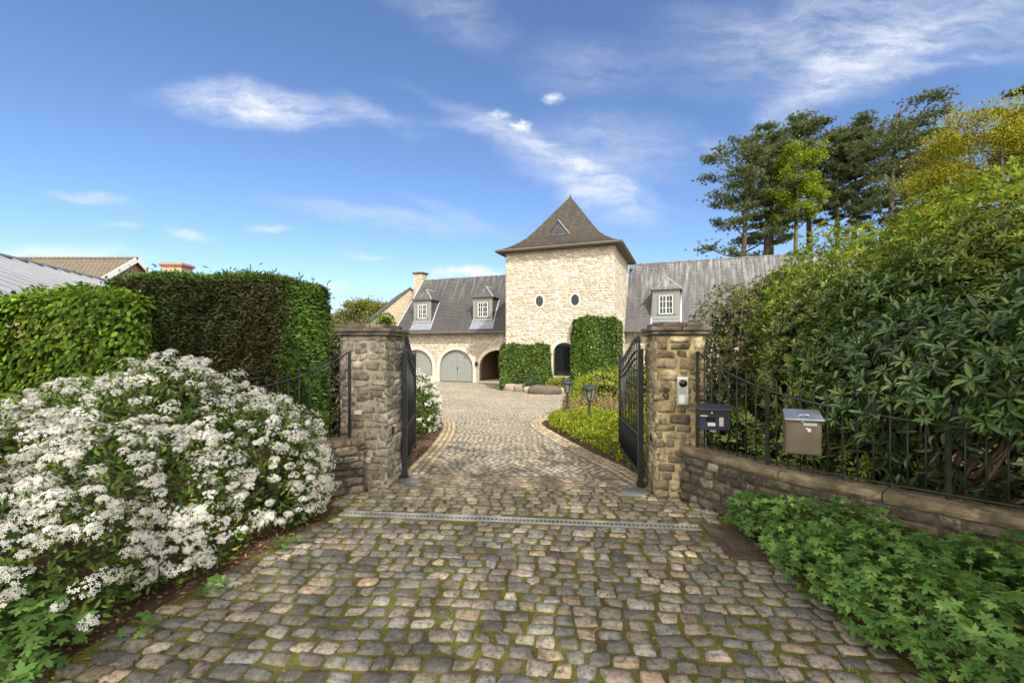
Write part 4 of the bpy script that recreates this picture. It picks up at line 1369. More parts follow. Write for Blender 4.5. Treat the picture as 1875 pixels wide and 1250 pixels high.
def dormer(xm, w, slate, zs=3.62, ze=5.36, yf=4.26):
    x0_, x1_ = xm - w / 2, xm + w / 2
    rtm = MB(); rtm.box(x0_, x1_, yf, 5.7, zs - .3, ze)
    dm = rtm.build('dormer', slate, house)
    # painted front
    a = w * .24
    fr_ = MB(); fr_.box(x0_ - .01, x0_ + a, yf - .05, yf - .001, zs + .2, ze); fr_.box(x1_ - a, x1_ + .01, yf - .05, yf - .001, zs + .2, ze)
    fr_.box(x0_ + a, x1_ - a, yf - .05, yf - .001, ze - .34, ze); fr_.box(x0_ + a, x1_ - a, yf - .05, yf - .001, zs + .2, zs + .40)
    fr_.build('dormer_front', M['sage_lt'], dm, bevel=.004)
    wx0, wx1, wz0, wz1 = x0_ + a, x1_ - a, zs + .40, ze - .34
    MB().box(wx0, wx1, yf - .02, yf - .005, wz0, wz1).build('pane', M['glass'], dm)
    sash = MB()
    sash.box(wx0, wx0 + .05, yf - .04, yf - .0205, wz0, wz1); sash.box(wx1 - .05, wx1, yf - .04, yf - .0205, wz0, wz1)
    sash.box((wx0 + wx1) / 2 - .035, (wx0 + wx1) / 2 + .035, yf - .042, yf - .0205, wz0, wz1)
    sash.box(wx0 + .05, wx1 - .05, yf - .039, yf - .0205, wz0, wz0 + .05); sash.box(wx0 + .05, wx1 - .05, yf - .039, yf - .0205, wz1 - .05, wz1)
    for k in (1, 2): sash.box(wx0 + .05, wx1 - .05, yf - .037, yf - .021, wz0 + (wz1 - wz0) * k / 3 - .014, wz0 + (wz1 - wz0) * k / 3 + .014)
    for k in (.27, .73): sash.box(wx0 + (wx1 - wx0) * k - .014, wx0 + (wx1 - wx0) * k + .014, yf - .036, yf - .021, wz0, wz1)
    sash.build('sash', M['white'], dm)
    gu = MB()
    for k in np.linspace(.0, 1, 5): gu.tube([(wx0 - .05 + (wx1 - wx0 + .1) * k, yf - .07, wz1 + .02), (wx0 - .05 + (wx1 - wx0 + .1) * k, yf - .10, wz0 + .25), (wx0 - .05 + (wx1 - wx0 + .1) * k, yf - .16, wz0 + .1), (wx0 - .05 + (wx1 - wx0 + .1) * k, yf - .07, wz0 - .03)], .008, 5)
    gu.tube([(wx0 - .14, yf - .07, wz0 - .03), (wx1 + .14, yf - .07, wz0 - .03)], .012, 5)
    gu.build('window_guard', M['iron'], dm)
    MB().box(x0_ - .02, x1_ + .02, yf - .09, yf - .001, zs + .15, zs + .20).build('sill', M['ridge_lead'], dm)
    ap = MB(); ap.add([(x0_ - .02, yf - .04, zs + .15), (x1_ + .02, yf - .04, zs + .15), (x1_ + .12, yf - .16, zs - .16), (x0_ - .12, yf - .16, zs - .16), (x1_ + .2, yf - .36, zs - .42), (x0_ - .2, yf - .36, zs - .42)],
                      [(3, 2, 1, 0), (5, 4, 2, 3)])
    ap.build('apron', M['lead'], dm)
    fl_ = MB()
    for x in (x0_ - .06, x1_ + .06): fl_.bar((x, 3.95, 3.02 + .11 * 1.54 + .02), (x, 5.35, 3.02 + 1.51 * 1.54 + .03), .1, .03)
    fl_.build('side_flashing', M['ridge_lead'], dm)
    e = .13; zt = ze + .80
    rm = MB()
    A, B = (x0_ - e, yf - .2, ze - .02), (x1_ + e, yf - .2, ze - .02)
    A1, B1 = (x0_ + .12, yf + .08, ze + .22), (x1_ - .12, yf + .08, ze + .22)
    T = (xm, yf + .52, zt); T2 = (xm, 6.1, zt); Al, Bl = (x0_ - e, 5.7, ze - .02), (x1_ + e, 5.7, ze - .02); Am, Bm = (x0_ + .12, 5.75, ze + .22), (x1_ - .12, 5.75, ze + .22)
    rm.quad(A, B, B1, A1); rm.quad(A1, B1, T); rm.quad(B, Bl, Bm, B1); rm.quad(B1, Bm, T2, T); rm.quad(Al, A, A1, Am); rm.quad(Am, A1, T, T2); rm.quad(A, Al, Bl, B)
    rm.build('dormer_roof', slate, dm)
    lf = MB(); lf.tube([B, B1, T], .032, 6); lf.tube([T, T2], .035, 6); lf.build('hip_flashing', M['ridge_lead'], dm)
    lf = MB(); lf.tube([A, A1, T], .028, 6); lf.build('hip_slate', slate, dm)
    return dm


dormer(-8.12, 1.42, M['slate'])
dormer(-3.39, 1.42, M['slate'])
dormer(8.33, 1.5, M['slate_grey'], 3.50, 5.34)
wl = MB(); wl.box(-3.95, -3.78, GY - .14, GY - .03, .72, 1.0); wl.build('wall_lantern', M['iron'], house, bevel=.01)

# --- gable wing at the far left end
gx = empty('gable_wing', (0, 0, 0))
gx.parent = house
lx, ly = w2h(-8.06, 36.0)
gx.location = (lx, ly, 0); gx.rotation_euler.z = math.atan2(.4, .9) - HRZ
b = MB(); b.quad((-3.1, 0, ZB), (3.1, 0, ZB), (3.1, 0, 3.9), (0, 0, 6.6), (-3.1, 0, 3.9)); b.quad((-3.1, 6, ZB), (-3.1, 0, ZB), (-3.1, 0, 3.9), (-3.1, 6, 3.9)); b.quad((3.1, 0, ZB), (3.1, 6, ZB), (3.1, 6, 3.9), (3.1, 0, 3.9))
b.quad((3.1, 6, ZB), (-3.1, 6, ZB), (-3.1, 6, 3.9), (0, 6, 6.6), (3.1, 6, 3.9))
b.build('gable_wall', M['limestone'], gx, fix=False)
b = MB()
for s in (-1, 1):
    b.add([(0, -.1, 6.75), (s * 3.5, -.1, 3.66), (s * 3.5, 6.1, 3.66), (0, 6.1, 6.75), (0, -.1, 6.62), (s * 3.5, -.1, 3.53), (s * 3.5, 6.1, 3.53), (0, 6.1, 6.62)],
          [(0, 1, 2, 3), (4, 7, 6, 5), (0, 4, 5, 1), (2, 6, 7, 3), (1, 5, 6, 2)])
b.build('gable_roof', M['slate'], gx)

# ------------------------------------------------------------------ neighbours
nh = empty('neighbour_house', (-25, 30, -.4), 0, 'brown tiled neighbour house with white bargeboards and a round gable window', 'house')
rel = lambda x, y, z: (x + 25, y - 30, z + .4)
b = MB(); b.add([rel(-62, 26, 5.15), rel(-24.75, 26, 5.15), rel(-24.75, 30, 7.82), rel(-62, 30, 7.82), rel(-62, 34, 5.15), rel(-24.75, 34, 5.15), rel(-62, 26, 4.98), rel(-24.75, 26, 4.98), rel(-24.75, 30, 7.65), rel(-62, 30, 7.65), rel(-62, 34, 4.98), rel(-24.75, 34, 4.98)],
                 [(0, 1, 2, 3), (3, 2, 5, 4), (6, 9, 8, 7), (9, 10, 11, 8), (0, 6, 7, 1), (4, 5, 11, 10), (1, 7, 8, 2), (2, 8, 11, 5)])
rfo2 = b.build('roof', M['tile'], nh, fix=False)
b = MB(); b.tube([rel(-62, 30, 7.84), rel(-24.7, 30, 7.84)], .1, 8); b.build('ridge_tiles', M['tile'], rfo2)
b = MB(); b.quad(rel(-25, 26.6, -.5), rel(-25, 33.4, -.5), rel(-25, 33.4, 5.4), rel(-25, 30, 7.66), rel(-25, 26.6, 5.4)); b.quad(rel(-61, 26.6, -.5), rel(-25, 26.6, -.5), rel(-25, 26.6, 5.4), rel(-61, 26.6, 5.4)); b.quad(rel(-25, 33.4, -.5), rel(-61, 33.4, -.5), rel(-61, 33.4, 5.4), rel(-25, 33.4, 5.4))
b.build('wall', M['brick'], nh, fix=False)
for y in (25.95, 34.05):
    b = MB(); b.bar(rel(-24.70, y, 5.03), rel(-24.70, 30 + (.06 if y > 30 else -.06), 7.72), .06, .30); b.build('bargeboard', M['white'], nh)
b = MB(); b.lathe([(.36, 0), (.36, .06), (.24, .06), (.24, 0)], 18); b.xf(lambda v: Vector((v.z + .0, v.x - .45, v.y + 7.45))); wn = b.build('round_window', M['brick_pale'], nh)
b = MB(); b.lathe([(.24, 0), (.24, .02)], 18); b.xf(lambda v: Vector((v.z, v.x - .45, v.y + 7.45))); b.build('pane', M['glass'], wn)
b = MB(); b.box(.03, .05, -.47, -.43, 7.23, 7.67); b.box(.03, .05, -.67, -.23, 7.43, 7.47); b.build('glazing_bar', M['white'], wn)
# the lower wing with the chimney
b = MB(); b.add([rel(-23.8, 26, 4.95), rel(-15, 26, 4.95), rel(-15, 28.2, 6.5), rel(-23.8, 28.2, 6.5), rel(-23.8, 30.4, 4.95), rel(-15, 30.4, 4.95)], [(0, 1, 2, 3), (3, 2, 5, 4), (0, 3, 4), (1, 5, 2)])
b.build('lower_roof', m_courses('grey tiles', .3, .3, (.23, .21, .17), (.18, .165, .14), (.07, .065, .06), .03, bmp=.6), nh)
MB().box(1.2, 9.8, -3.6, -.1, -.1, 5.4).build('lower_wall', M['brick'], nh)
cb = MB(); cb.box(3.1, 4.35, -1.6, -.6, 6.0, 7.42); co_ = cb.build('chimney', M['brick_pale'], nh)
cb = MB(); cb.box(3.04, 4.41, -1.66, -.54, 7.421, 7.50); cb.box(2.98, 4.47, -1.72, -.48, 7.501, 7.60); cb.box(3.05, 4.40, -1.64, -.56, 7.601, 7.66); cb.build('chimney_cap', M['brick'], co_)

ob = empty('outbuilding', (-13.6, 14, -.1), 0, 'long low outbuilding with a pale grey standing seam metal roof beyond the hedge', 'outbuilding')
ux_, uy_ = unit(np.array([-1.3, 4.8])), None
yd = ux_; xd = np.array([yd[1], -yd[0]])
ob.rotation_euler.z = math.atan2(xd[1], xd[0])
b = MB(); b.add([(0, -8.5, 4.33), (0, 3.0, 4.33), (4.9, 3.0, 2.25), (4.9, -8.5, 2.25), (-4.9, 3.0, 2.25), (-4.9, -8.5, 2.25), (0, -8.5, 4.25), (0, 3, 4.25), (4.9, 3, 2.17), (4.9, -8.5, 2.17)],
                 [(0, 3, 2, 1), (0, 1, 4, 5), (6, 7, 8, 9), (1, 2, 8, 7), (2, 3, 9, 8)])
obr = b.build('roof', M['roof_metal'], ob)
b = MB()
for y in np.arange(-8.4, 3.0, .55):
    b.bar((0.02, y, 4.345), (4.88, y, 2.285), .035, .05)
b.build('standing_seam', M['roof_metal'], obr)
b = MB(); b.bar((0, -8.5, 4.36), (0, 3.02, 4.36), .18, .05); b.build('ridge_strip', M['roof_metal'], obr)
MB().box(-4.7, 4.7, -8.3, 2.8, -.1, 2.16).build('wall', M['wood_dark'], ob)

# ------------------------------------------------------------------ vegetation
LEAF_V = np.array([(0, 0, 0), (-.42, .30, .10), (-.36, .70, .09), (0, 1, -.06), (.36, .70, .09), (.42, .30, .10)])
LEAF_F = np.array([(0, 3, 2, 1), (0, 5, 4, 3)])
BLADE_V = np.array([(-.5, 0, 0), (.5, 0, 0), (0, 1, 0)]); BLADE_F = np.array([(0, 1, 2)])


def palmate():
    V = [(0, 0, 0)]
    for k in range(5):
        a0 = R(-144 + 72 * k)
        for da, r in ((-36, .30), (-20, .70), (-12, .66), (0, 1.0), (12, .66), (20, .70)):
            a = a0 + R(da); V.append((math.sin(a) * r, .25 + math.cos(a) * r * .95, -.10 * r * r + .05 * (r < .5)))
    V[0] = (0, .25, .03)
    n = len(V) - 1
    return np.array(V), np.array([(0, 1 + (k + 1) % n, 1 + k) for k in range(n)])


PALM_V, PALM_F = palmate()


def floret():
    V = [(0, 0, 0)]; F = []
    for k in range(4):
        a = k * math.pi / 2
        for da, r, z in ((-.42, .72, .12), (0, 1, .05), (.42, .72, .12)):
            V.append((r * math.cos(a + da), r * math.sin(a + da), z))
        F.append((0, 1 + 3 * k, 2 + 3 * k, 3 + 3 * k))
    return np.array(V), np.array(F)


FLO_V, FLO_F = floret()


def place(P, D, Nn, sx, sy, tmpl):
    """put the template at P with its length along D and its face along Nn"""
    D = unit(D)
    S = unit(np.cross(D, Nn)); Nn = np.cross(S, D)
    sx = np.broadcast_to(sx, len(P))[:, None, None]; sy = np.broadcast_to(sy, len(P))[:, None, None]
    T = tmpl[None]
    return P[:, None] + S[:, None] * T[..., :1] * sx + D[:, None] * T[..., 1:2] * sy + Nn[:, None] * T[..., 2:] * sy


def pick(cols, n, var=.25, P=None, pat=0):
    c = np.array(cols)[rng.integers(0, len(cols), n)] * np.exp(rng.normal(0, var, (n, 1)))
    if P is not None and pat: c = c * (1 + pat * lown(P, 1.7)[:, None])
    return np.clip(c, .004, .9)


def rdir(n): return unit(rng.normal(0, 1, (n, 3)))


def blobs_surface(blobs, n, bumpy=.12, lo=.8, hi=1.04, sc=1.6, zmin=None):
    """points near the outer surface of a union of ellipsoids, with outward normals"""
    B = np.array([b for b in blobs], float)
    area = np.array([(b[3] * b[4] + b[3] * b[5] + b[4] * b[5]) for b in B]); cnt = (n * 1.7 * area / area.sum()).astype(int)
    PP, NN = [], []
    for b, m in zip(B, cnt):
        d = rdir(m); c, r = b[:3], b[3:6]
        rad = rng.uniform(lo, hi, (m, 1)) ** .6 * (1 + bumpy * lown(c + d * r, sc)[:, None])
        p = c + d * r * rad
        nn = unit(d / r)
        ok = np.ones(m, bool)
        for b2 in B:
            if b2 is b: continue
            ok &= (((p - b2[:3]) / b2[3:6]) ** 2).sum(1) > .62
        if zmin is not None: ok &= p[:, 2] > zmin
        PP.append(p[ok]); NN.append(nn[ok])
    return np.concatenate(PP), np.concatenate(NN)


def leaves(name, P, Nn, ln, wd, cols, m, parent, droop=.2, jitter=.7, up=.25, tmpl=(LEAF_V, LEAF_F), var=.22, pat=.2):
    n = len(P)
    D = unit(Nn * .55 + rdir(n) * jitter + np.array([0, 0, up - droop]))
    F2 = unit(Nn + rdir(n) * .55 + np.array([0, 0, .45]))
    s = rng.uniform(.65, 1.2, n)
    V = place(P, D, F2, wd * s, ln * s, tmpl[0])
    return bulk(name, V, tmpl[1], m, parent, pick(cols, n, var, P, pat))


def whorls(name, P, A, ln, wd, k, cols, m, parent, cone=.9, droop=.15, var=.2, pat=.2):
    """rosettes of k leaves round the shoot axis A"""
    n = len(P)
    A = unit(A)
    t = unit(np.cross(A, rdir(n))); b = np.cross(A, t)
    ph = rng.uniform(0, 6.28, (n, 1)) + np.arange(k)[None] * 2 * math.pi / k + rng.normal(0, .18, (n, k))
    el = rng.normal(cone, .28, (n, k))[..., None]
    rad = t[:, None] * np.cos(ph)[..., None] + b[:, None] * np.sin(ph)[..., None]
    D = rad * np.sin(el) + A[:, None] * np.cos(el) + np.array([0, 0, -droop])
    F2 = A[:, None] * np.sin(el) - rad * np.cos(el) + np.array([0, 0, .15])
    base = P[:, None] + D * .01
    s = rng.uniform(.55, 1.2, (n, 1)) * rng.uniform(.6, 1.15, (n, k))
    c = pick(cols, n, var, P, pat)
    cc = np.repeat(c[:, None], k, 1).reshape(-1, 3) * np.exp(rng.normal(0, .12, (n * k, 1)))
    V = place(base.reshape(-1, 3), D.reshape(-1, 3), F2.reshape(-1, 3), (wd * s).ravel(), (ln * s).ravel(), LEAF_V)
    return bulk(name, V, LEAF_F, m, parent, np.clip(cc, .004, .9))


def stems(name, base, tips, r0, m, parent, n=5, sag=.1):
    mb = MB()
    for t in tips:
        b = np.array(base) + rng.normal(0, .08, 3) * np.array([1, 1, 0])
        pts = []
        for u in np.linspace(0, 1, n):
            p = b * (1 - u) + np.array(t) * u + np.array([0, 0, sag * math.sin(math.pi * u)]) + rng.normal(0, .03, 3) * (0 < u < 1)
            pts.append(p)
        mb.tube(pts, [r0 * (1 - .75 * u) for u in np.linspace(0, 1, n)], 5)
    return mb.build(name, m, parent, smooth=True, fix=False)


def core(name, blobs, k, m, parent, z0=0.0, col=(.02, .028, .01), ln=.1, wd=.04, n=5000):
    """the closed inner layer of leaves, mostly darker than the outer foliage"""
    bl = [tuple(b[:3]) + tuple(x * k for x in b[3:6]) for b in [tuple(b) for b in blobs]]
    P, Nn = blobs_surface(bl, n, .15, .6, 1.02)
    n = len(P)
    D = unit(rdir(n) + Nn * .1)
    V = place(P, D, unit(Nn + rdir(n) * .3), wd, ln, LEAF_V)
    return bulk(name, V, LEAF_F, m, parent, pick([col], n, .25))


# --- white-flowering shrub in the left foreground
def blossom(name, blobs, label, nl, nf, fl_per, fsize, leafl, parts_base, cols, zmin=.05, head=.055, fbias=.1):
    ctr = np.array(blobs[0][:3]); rt = empty(name, (ctr[0], ctr[1], 0), 0, label, 'flowering shrub')
    o = np.array([ctr[0], ctr[1], 0])
    P, Nn = blobs_surface(blobs, nl, .14, .45, 1.06, 2.6, zmin)
    leaves('foliage', P - o, Nn, leafl, leafl * .42, cols, M['leaf'], rt, .1, .8, .25)
    P, Nn = blobs_surface(blobs, nf, .14, .95, 1.08, 2.6, zmin + .08)
    # flowers sit where light reaches: thinner low down, in uneven drifts
    dens = lown(P, 3.4) * .85 + .5 + np.clip((P[:, 2] - .25) * .9, -.25, .3)
    keep = rng.random(len(P)) < np.clip(dens + fbias, .05, 1)
    P, Nn = P[keep], Nn[keep]
    A = unit(Nn + np.array([0, 0, .6]))
    n = len(P)
    hs = rng.lognormal(-.12, .36, n).clip(.4, 1.6) * head
    d = rdir(n * fl_per).reshape(n, fl_per, 3)
    d = unit(d + A[:, None] * .75)
    q = P[:, None] + A[:, None] * .02 + d * hs[:, None, None] * rng.uniform(.75, 1.05, (n, fl_per, 1)) * np.array([1.15, 1.15, .8])
    fn = unit(d + A[:, None] * .5 + rng.normal(0, .35, d.shape))
    q = q.reshape(-1, 3); fn = fn.reshape(-1, 3)
    V = place(q - o, np.cross(fn, rdir(len(q))), fn, fsize, fsize, FLO_V) if False else None
    t = unit(np.cross(fn, rdir(len(q)))); b = np.cross(fn, t)
    s = rng.uniform(.7, 1.15, (len(q), 1, 1)) * fsize
    V = (q - o)[:, None] + s * (t[:, None] * FLO_V[None, :, :1] + b[:, None] * FLO_V[None, :, 1:2] + fn[:, None] * FLO_V[None, :, 2:])
    c = np.array([(.88, .86, .78), (.88, .87, .80), (.83, .80, .69), (.87, .83, .75)])[rng.integers(0, 4, n)]
    c = np.repeat(c[:, None], fl_per, 1).reshape(-1, 3) * rng.uniform(.88, 1.05, (n * fl_per, 1))
    o_ = bulk('flower_heads', V, FLO_F, M['petal'], rt, np.clip(c, 0, .88)); o_['kind'] = 'stuff'
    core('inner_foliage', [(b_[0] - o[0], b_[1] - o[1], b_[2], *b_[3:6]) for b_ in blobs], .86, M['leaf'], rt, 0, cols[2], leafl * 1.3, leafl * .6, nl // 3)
    tips = P[rng.choice(n, min(50, n), replace=False)] - o
    stems('branches', parts_base, tips * np.array([.9, .9, .9]), .014, M['twig'], rt)
    return rt


CH = [(.12, .19, .028), (.15, .23, .03), (.085, .14, .026), (.22, .27, .04), (.06, .10, .022)]
BL = [(-3.95, 5.05, .50, 1.5, 1.15, 1.2), (-4.75, 3.95, .45, 1.65, 1.15, .86), (-2.92, 4.98, .45, .82, .80, .90), (-3.42, 4.05, .38, .92, .95, .80), (-2.60, 5.15, .32, .46, .55, .52), (-3.42, 3.2, .28, .72, .6, .50), (-2.95, 4.1, .18, .52, .75, .42), (-4.3, 3.05, .42, 1.15, .75, .72), (-5.2, 4.5, .45, 1.3, 1.0, .72)]
blossom('blossom_shrub', BL, 'large rounded shrub covered in white blossom heads in the left foreground', 42000, 3300, 36, .0158, .062, (0, 0, .05), CH, .04, .060, .3)
BL2 = [(-2.5, 10.9, .5, .82, .95, .82), (-2.9, 11.8, .4, .9, .9, .7)]
BL2 = [(a, b, c + float(g(b)), d, e, f) for a, b, c, d, e, f in BL2]
blossom('blossom_shrub', BL2, 'smaller white blossoming shrub beyond the left gate leaf at the edge of the courtyard', 9000, 620, 16, .022, .075, (0, 0, -.05), CH, -.1, .07, .3)

# --- beech hedge
BEECH = [(.13, .225, .018), (.17, .28, .025), (.095, .17, .015), (.20, .30, .03), (.07, .12, .014)]


def hedge_points(x0, x1, y0, y1, z0, z1, n, faces, bumpy=.1, depth=.22, rnd=.25, sc=1.4):
    """points over the clipped faces of a box: f front, r right, l left, t top, b back"""
    area = dict(f=(x1 - x0) * (z1 - z0), b=(x1 - x0) * (z1 - z0), r=(y1 - y0) * (z1 - z0), l=(y1 - y0) * (z1 - z0), t=(x1 - x0) * (y1 - y0))
    tot = sum(area[k] for k in faces)
    PP, NN = [], []
    for k in faces:
        m = int(n * area[k] / tot); a = rng.random(m); b = rng.random(m)
        if k in 'fb': p = np.c_[x0 + a * (x1 - x0), np.full(m, y0 if k == 'f' else y1), z0 + b * (z1 - z0)]; nn = (0, -1 if k == 'f' else 1, 0)
        elif k in 'rl': p = np.c_[np.full(m, x1 if k == 'r' else x0), y0 + a * (y1 - y0), z0 + b * (z1 - z0)]; nn = (1 if k == 'r' else -1, 0, 0)
        else: p = np.c_[x0 + a * (x1 - x0), y0 + b * (y1 - y0), np.full(m, z1)]; nn = (0, 0, 1)
        nn = np.repeat(np.array([nn], float), m, 0)
        # round the arrises
        c = np.array([(x0 + x1) / 2, (y0 + y1) / 2, (z0 + z1) / 2]); h = np.array([(x1 - x0) / 2, (y1 - y0) / 2, (z1 - z0) / 2])
        inn = np.clip(p - c, -(h - rnd), h - rnd)
        v = (p - c) - inn
        l = np.linalg.norm(v, axis=1, keepdims=True)
        over = l[:, 0] > 1e-6
        nn2 = np.where(over[:, None], v / np.maximum(l, 1e-6), nn)
        q = c + inn + nn2 * np.minimum(l, rnd)
        q[:, 2] = np.where(p[:, 2] < z0 + rnd, p[:, 2], q[:, 2])
        q = q + nn2 * (bumpy * lown(q, sc)[:, None] + .4 * bumpy * lown(q, sc * 4)[:, None] - depth * rng.random((m, 1)) ** 1.5 + (rng.random((m, 1)) < .04) * rng.exponential(.05, (m, 1)).clip(0, .16))
        PP.append(q); NN.append(nn2)
    return np.concatenate(PP), np.concatenate(NN)


hb = empty('beech_hedge', (-7.6, 6.9, 0), 0, 'bright lime green leafy hedge at the far left behind the blossom', 'hedge')
P, Nn = hedge_points(-11, -5.35, 6.45, 7.6, 0, 2.74, 26000, 'ftr', .13, .3, .3)
P2, N2 = hedge_points(-11, -5.5, 6.8, 7.3, 0, 2.55, 9000, 'ftr', .1, .25, .2)
P, Nn = np.concatenate([P, P2]), np.concatenate([Nn, N2])
leaves('foliage', P - np.array([-7.6, 6.9, 0]), Nn, .088, .062, BEECH, M['leaf_soft'], hb, .75, .5, .1)
b = MB()
for x in np.arange(-3.2, 2.2, .35): b.tube([(x, .1, 0), (x + .05, 0, 1.2), (x + random.uniform(-.2, .2), 0, 2.5)], [.03, .02, .006], 5)
b.build('stems', M['bark_grey'], hb, fix=False)

# --- clipped conifer hedge
hc = empty('conifer_hedge', (-4.85, 7.8, 0), 0, 'tall clipped dark conifer hedge block with brownish face and right side painted sunlit green', 'hedge')
oc = np.array([-4.85, 7.8, 0])
P, Nn = hedge_points(-6.35, -3.45, 7.0, 8.75, 0, 3.05, 88000, 'frlt', .05, .16, .22, 2.2)
# flattened sprays sweeping sideways
n = len(P)
D = unit(Nn * .5 + np.c_[rng.normal(0, .8, n), rng.normal(0, .5, n), rng.normal(.05, .45, n)])
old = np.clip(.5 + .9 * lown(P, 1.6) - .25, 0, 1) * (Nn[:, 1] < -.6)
base = pick([(.046, .066, .018), (.035, .052, .015), (.06, .078, .021), (.026, .038, .013)], n, .25, P, .25)  # base tones darkened to stand for the shaded front
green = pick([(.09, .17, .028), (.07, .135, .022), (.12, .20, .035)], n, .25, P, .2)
side = np.clip(np.maximum(Nn[:, 0] * 1.4 - .3, (Nn[:, 2] - .35) * 1.6), 0, 1)[:, None]  # sunlight on the right side and top put into the leaf colour
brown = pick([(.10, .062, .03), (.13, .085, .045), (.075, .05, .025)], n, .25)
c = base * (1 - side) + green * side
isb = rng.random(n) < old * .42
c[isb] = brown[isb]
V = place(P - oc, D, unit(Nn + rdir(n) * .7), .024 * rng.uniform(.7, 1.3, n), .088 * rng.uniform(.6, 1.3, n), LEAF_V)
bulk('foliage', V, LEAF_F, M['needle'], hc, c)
b = MB(); b.box(-1.2, 1.25, -.5, .7, 0, 2.75); cc_ = b.build('inner_branches', m_plain('hedge inside', (.03, .025, .015), .95, 0, .5, 14, .8), hc)

# --- shrub between hedge and pillar
VAR = [(.14, .16, .05), (.20, .20, .08), (.09, .11, .03), (.24, .23, .12), (.06, .075, .02)]


def shrub(name, blobs, label, n, ln, wd, cols, m=None, cat='shrub', zmin=0.0, whorl=0, cone=.95, corek=.72, corecol=(.03, .038, .012), bumpy=.16, lo=.72, up=.25, droop=.12, branch=0, jitter=.7, axis_up=.5, base=None, zvar=0):
    c = blobs[0]
    o = np.array([c[0], c[1], float(g(c[1]))])
    rt = empty(name, tuple(o), 0, label, cat)
    P, Nn = blobs_surface(blobs, n, bumpy, lo, 1.05, 1.8, zmin)
    if zvar:
        k_ = P[:, 2] > zmin + zvar * (1 + 1.3 * lown(P * np.array([1, 1, 0]), 2.3)); P, Nn = P[k_], Nn[k_]
    if whorl:
        A = unit(Nn + np.array([0, 0, axis_up]) + rng.normal(0, .3, Nn.shape))
        whorls('foliage', P - o, A, ln, wd, whorl, cols, m or M['leaf'], rt, cone, droop)
        P2, N2 = blobs_surface(blobs, int(n * 2.2), bumpy, lo, 1.04, 1.8, zmin)
        if zvar:
            k_ = P2[:, 2] > zmin + zvar * (1 + 1.3 * lown(P2 * np.array([1, 1, 0]), 2.3)); P2, N2 = P2[k_], N2[k_]
        leaves('loose_leaves', P2 - o, N2, ln * .85, wd * .95, cols, m or M['leaf'], rt, droop, .9, .2)
    else:
        leaves('foliage', P - o, Nn, ln, wd, cols, m or M['leaf'], rt, droop, jitter, up)
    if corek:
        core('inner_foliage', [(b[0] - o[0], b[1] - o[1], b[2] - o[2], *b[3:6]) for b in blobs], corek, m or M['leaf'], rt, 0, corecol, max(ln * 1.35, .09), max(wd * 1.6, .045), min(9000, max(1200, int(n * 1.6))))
    if branch:
        tips = (P[rng.choice(len(P), branch)] - o) * .93
        stems('branches', base or (0, 0, 0), tips, .022, M['twig'], rt)
    return rt


shrub('variegated_shrub', [(-3.25, 9.3, 1.1, .75, .8, 1.5), (-2.7, 8.9, .8, .55, .6, .9)], 'cream and green variegated shrub squeezed between the conifer hedge and the left pillar', 6500, .07, .028, VAR, branch=18)

# --- rhododendron bank on the right
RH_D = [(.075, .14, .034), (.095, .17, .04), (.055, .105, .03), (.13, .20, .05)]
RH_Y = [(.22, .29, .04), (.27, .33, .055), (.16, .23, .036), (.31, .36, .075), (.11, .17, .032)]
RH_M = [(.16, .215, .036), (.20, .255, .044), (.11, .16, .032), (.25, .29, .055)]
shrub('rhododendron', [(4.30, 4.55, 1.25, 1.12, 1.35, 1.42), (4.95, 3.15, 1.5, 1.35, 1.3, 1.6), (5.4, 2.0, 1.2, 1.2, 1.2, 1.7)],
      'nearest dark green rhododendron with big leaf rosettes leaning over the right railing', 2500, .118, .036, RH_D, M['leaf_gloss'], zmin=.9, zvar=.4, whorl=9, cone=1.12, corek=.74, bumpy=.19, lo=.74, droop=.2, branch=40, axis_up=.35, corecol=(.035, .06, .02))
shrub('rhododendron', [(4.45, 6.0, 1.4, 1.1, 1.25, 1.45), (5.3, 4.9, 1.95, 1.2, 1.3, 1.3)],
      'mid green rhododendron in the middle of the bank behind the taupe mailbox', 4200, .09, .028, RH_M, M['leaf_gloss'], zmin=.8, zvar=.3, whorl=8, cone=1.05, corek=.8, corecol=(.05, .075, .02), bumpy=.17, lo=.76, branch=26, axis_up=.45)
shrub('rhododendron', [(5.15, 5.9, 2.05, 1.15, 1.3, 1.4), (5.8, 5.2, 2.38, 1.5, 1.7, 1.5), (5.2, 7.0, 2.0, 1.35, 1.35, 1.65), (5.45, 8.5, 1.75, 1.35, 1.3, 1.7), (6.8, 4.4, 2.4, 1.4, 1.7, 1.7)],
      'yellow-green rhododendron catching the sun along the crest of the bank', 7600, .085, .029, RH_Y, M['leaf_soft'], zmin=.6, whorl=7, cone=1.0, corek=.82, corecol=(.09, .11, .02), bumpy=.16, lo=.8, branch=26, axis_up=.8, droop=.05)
PI = [(.14, .165, .04), (.10, .125, .032), (.19, .20, .055), (.07, .09, .026), (.22, .17, .065)]
shrub('pieris_shrub', [(3.65, 7.5, 1.35, .72, .85, 1.55), (4.25, 7.9, 1.9, .75, .8, 1.25), (3.3, 6.75, .85, .6, .55, 1.0)],
      'olive small-leaved shrub rising right behind the golden pillar', 2000, .062, .018, PI, M['leaf'], zmin=.1, whorl=8, cone=.9, corek=.72, branch=30)
shrub('laurel_shrub', [(2.95, 6.0, .62, .35, .32, .5), (3.4, 5.45, .62, .38, .35, .5), (3.85, 4.75, .7, .35, .35, .5)], 'low dark leafy shrub directly behind the railing pickets under the mailboxes', 420, .10, .036, RH_M, M['leaf_gloss'], whorl=7, corek=.7, zmin=.12, branch=10)

# --- geraniums
GER = [(.12, .24, .05), (.15, .275, .06), (.095, .195, .042), (.20, .32, .075)]


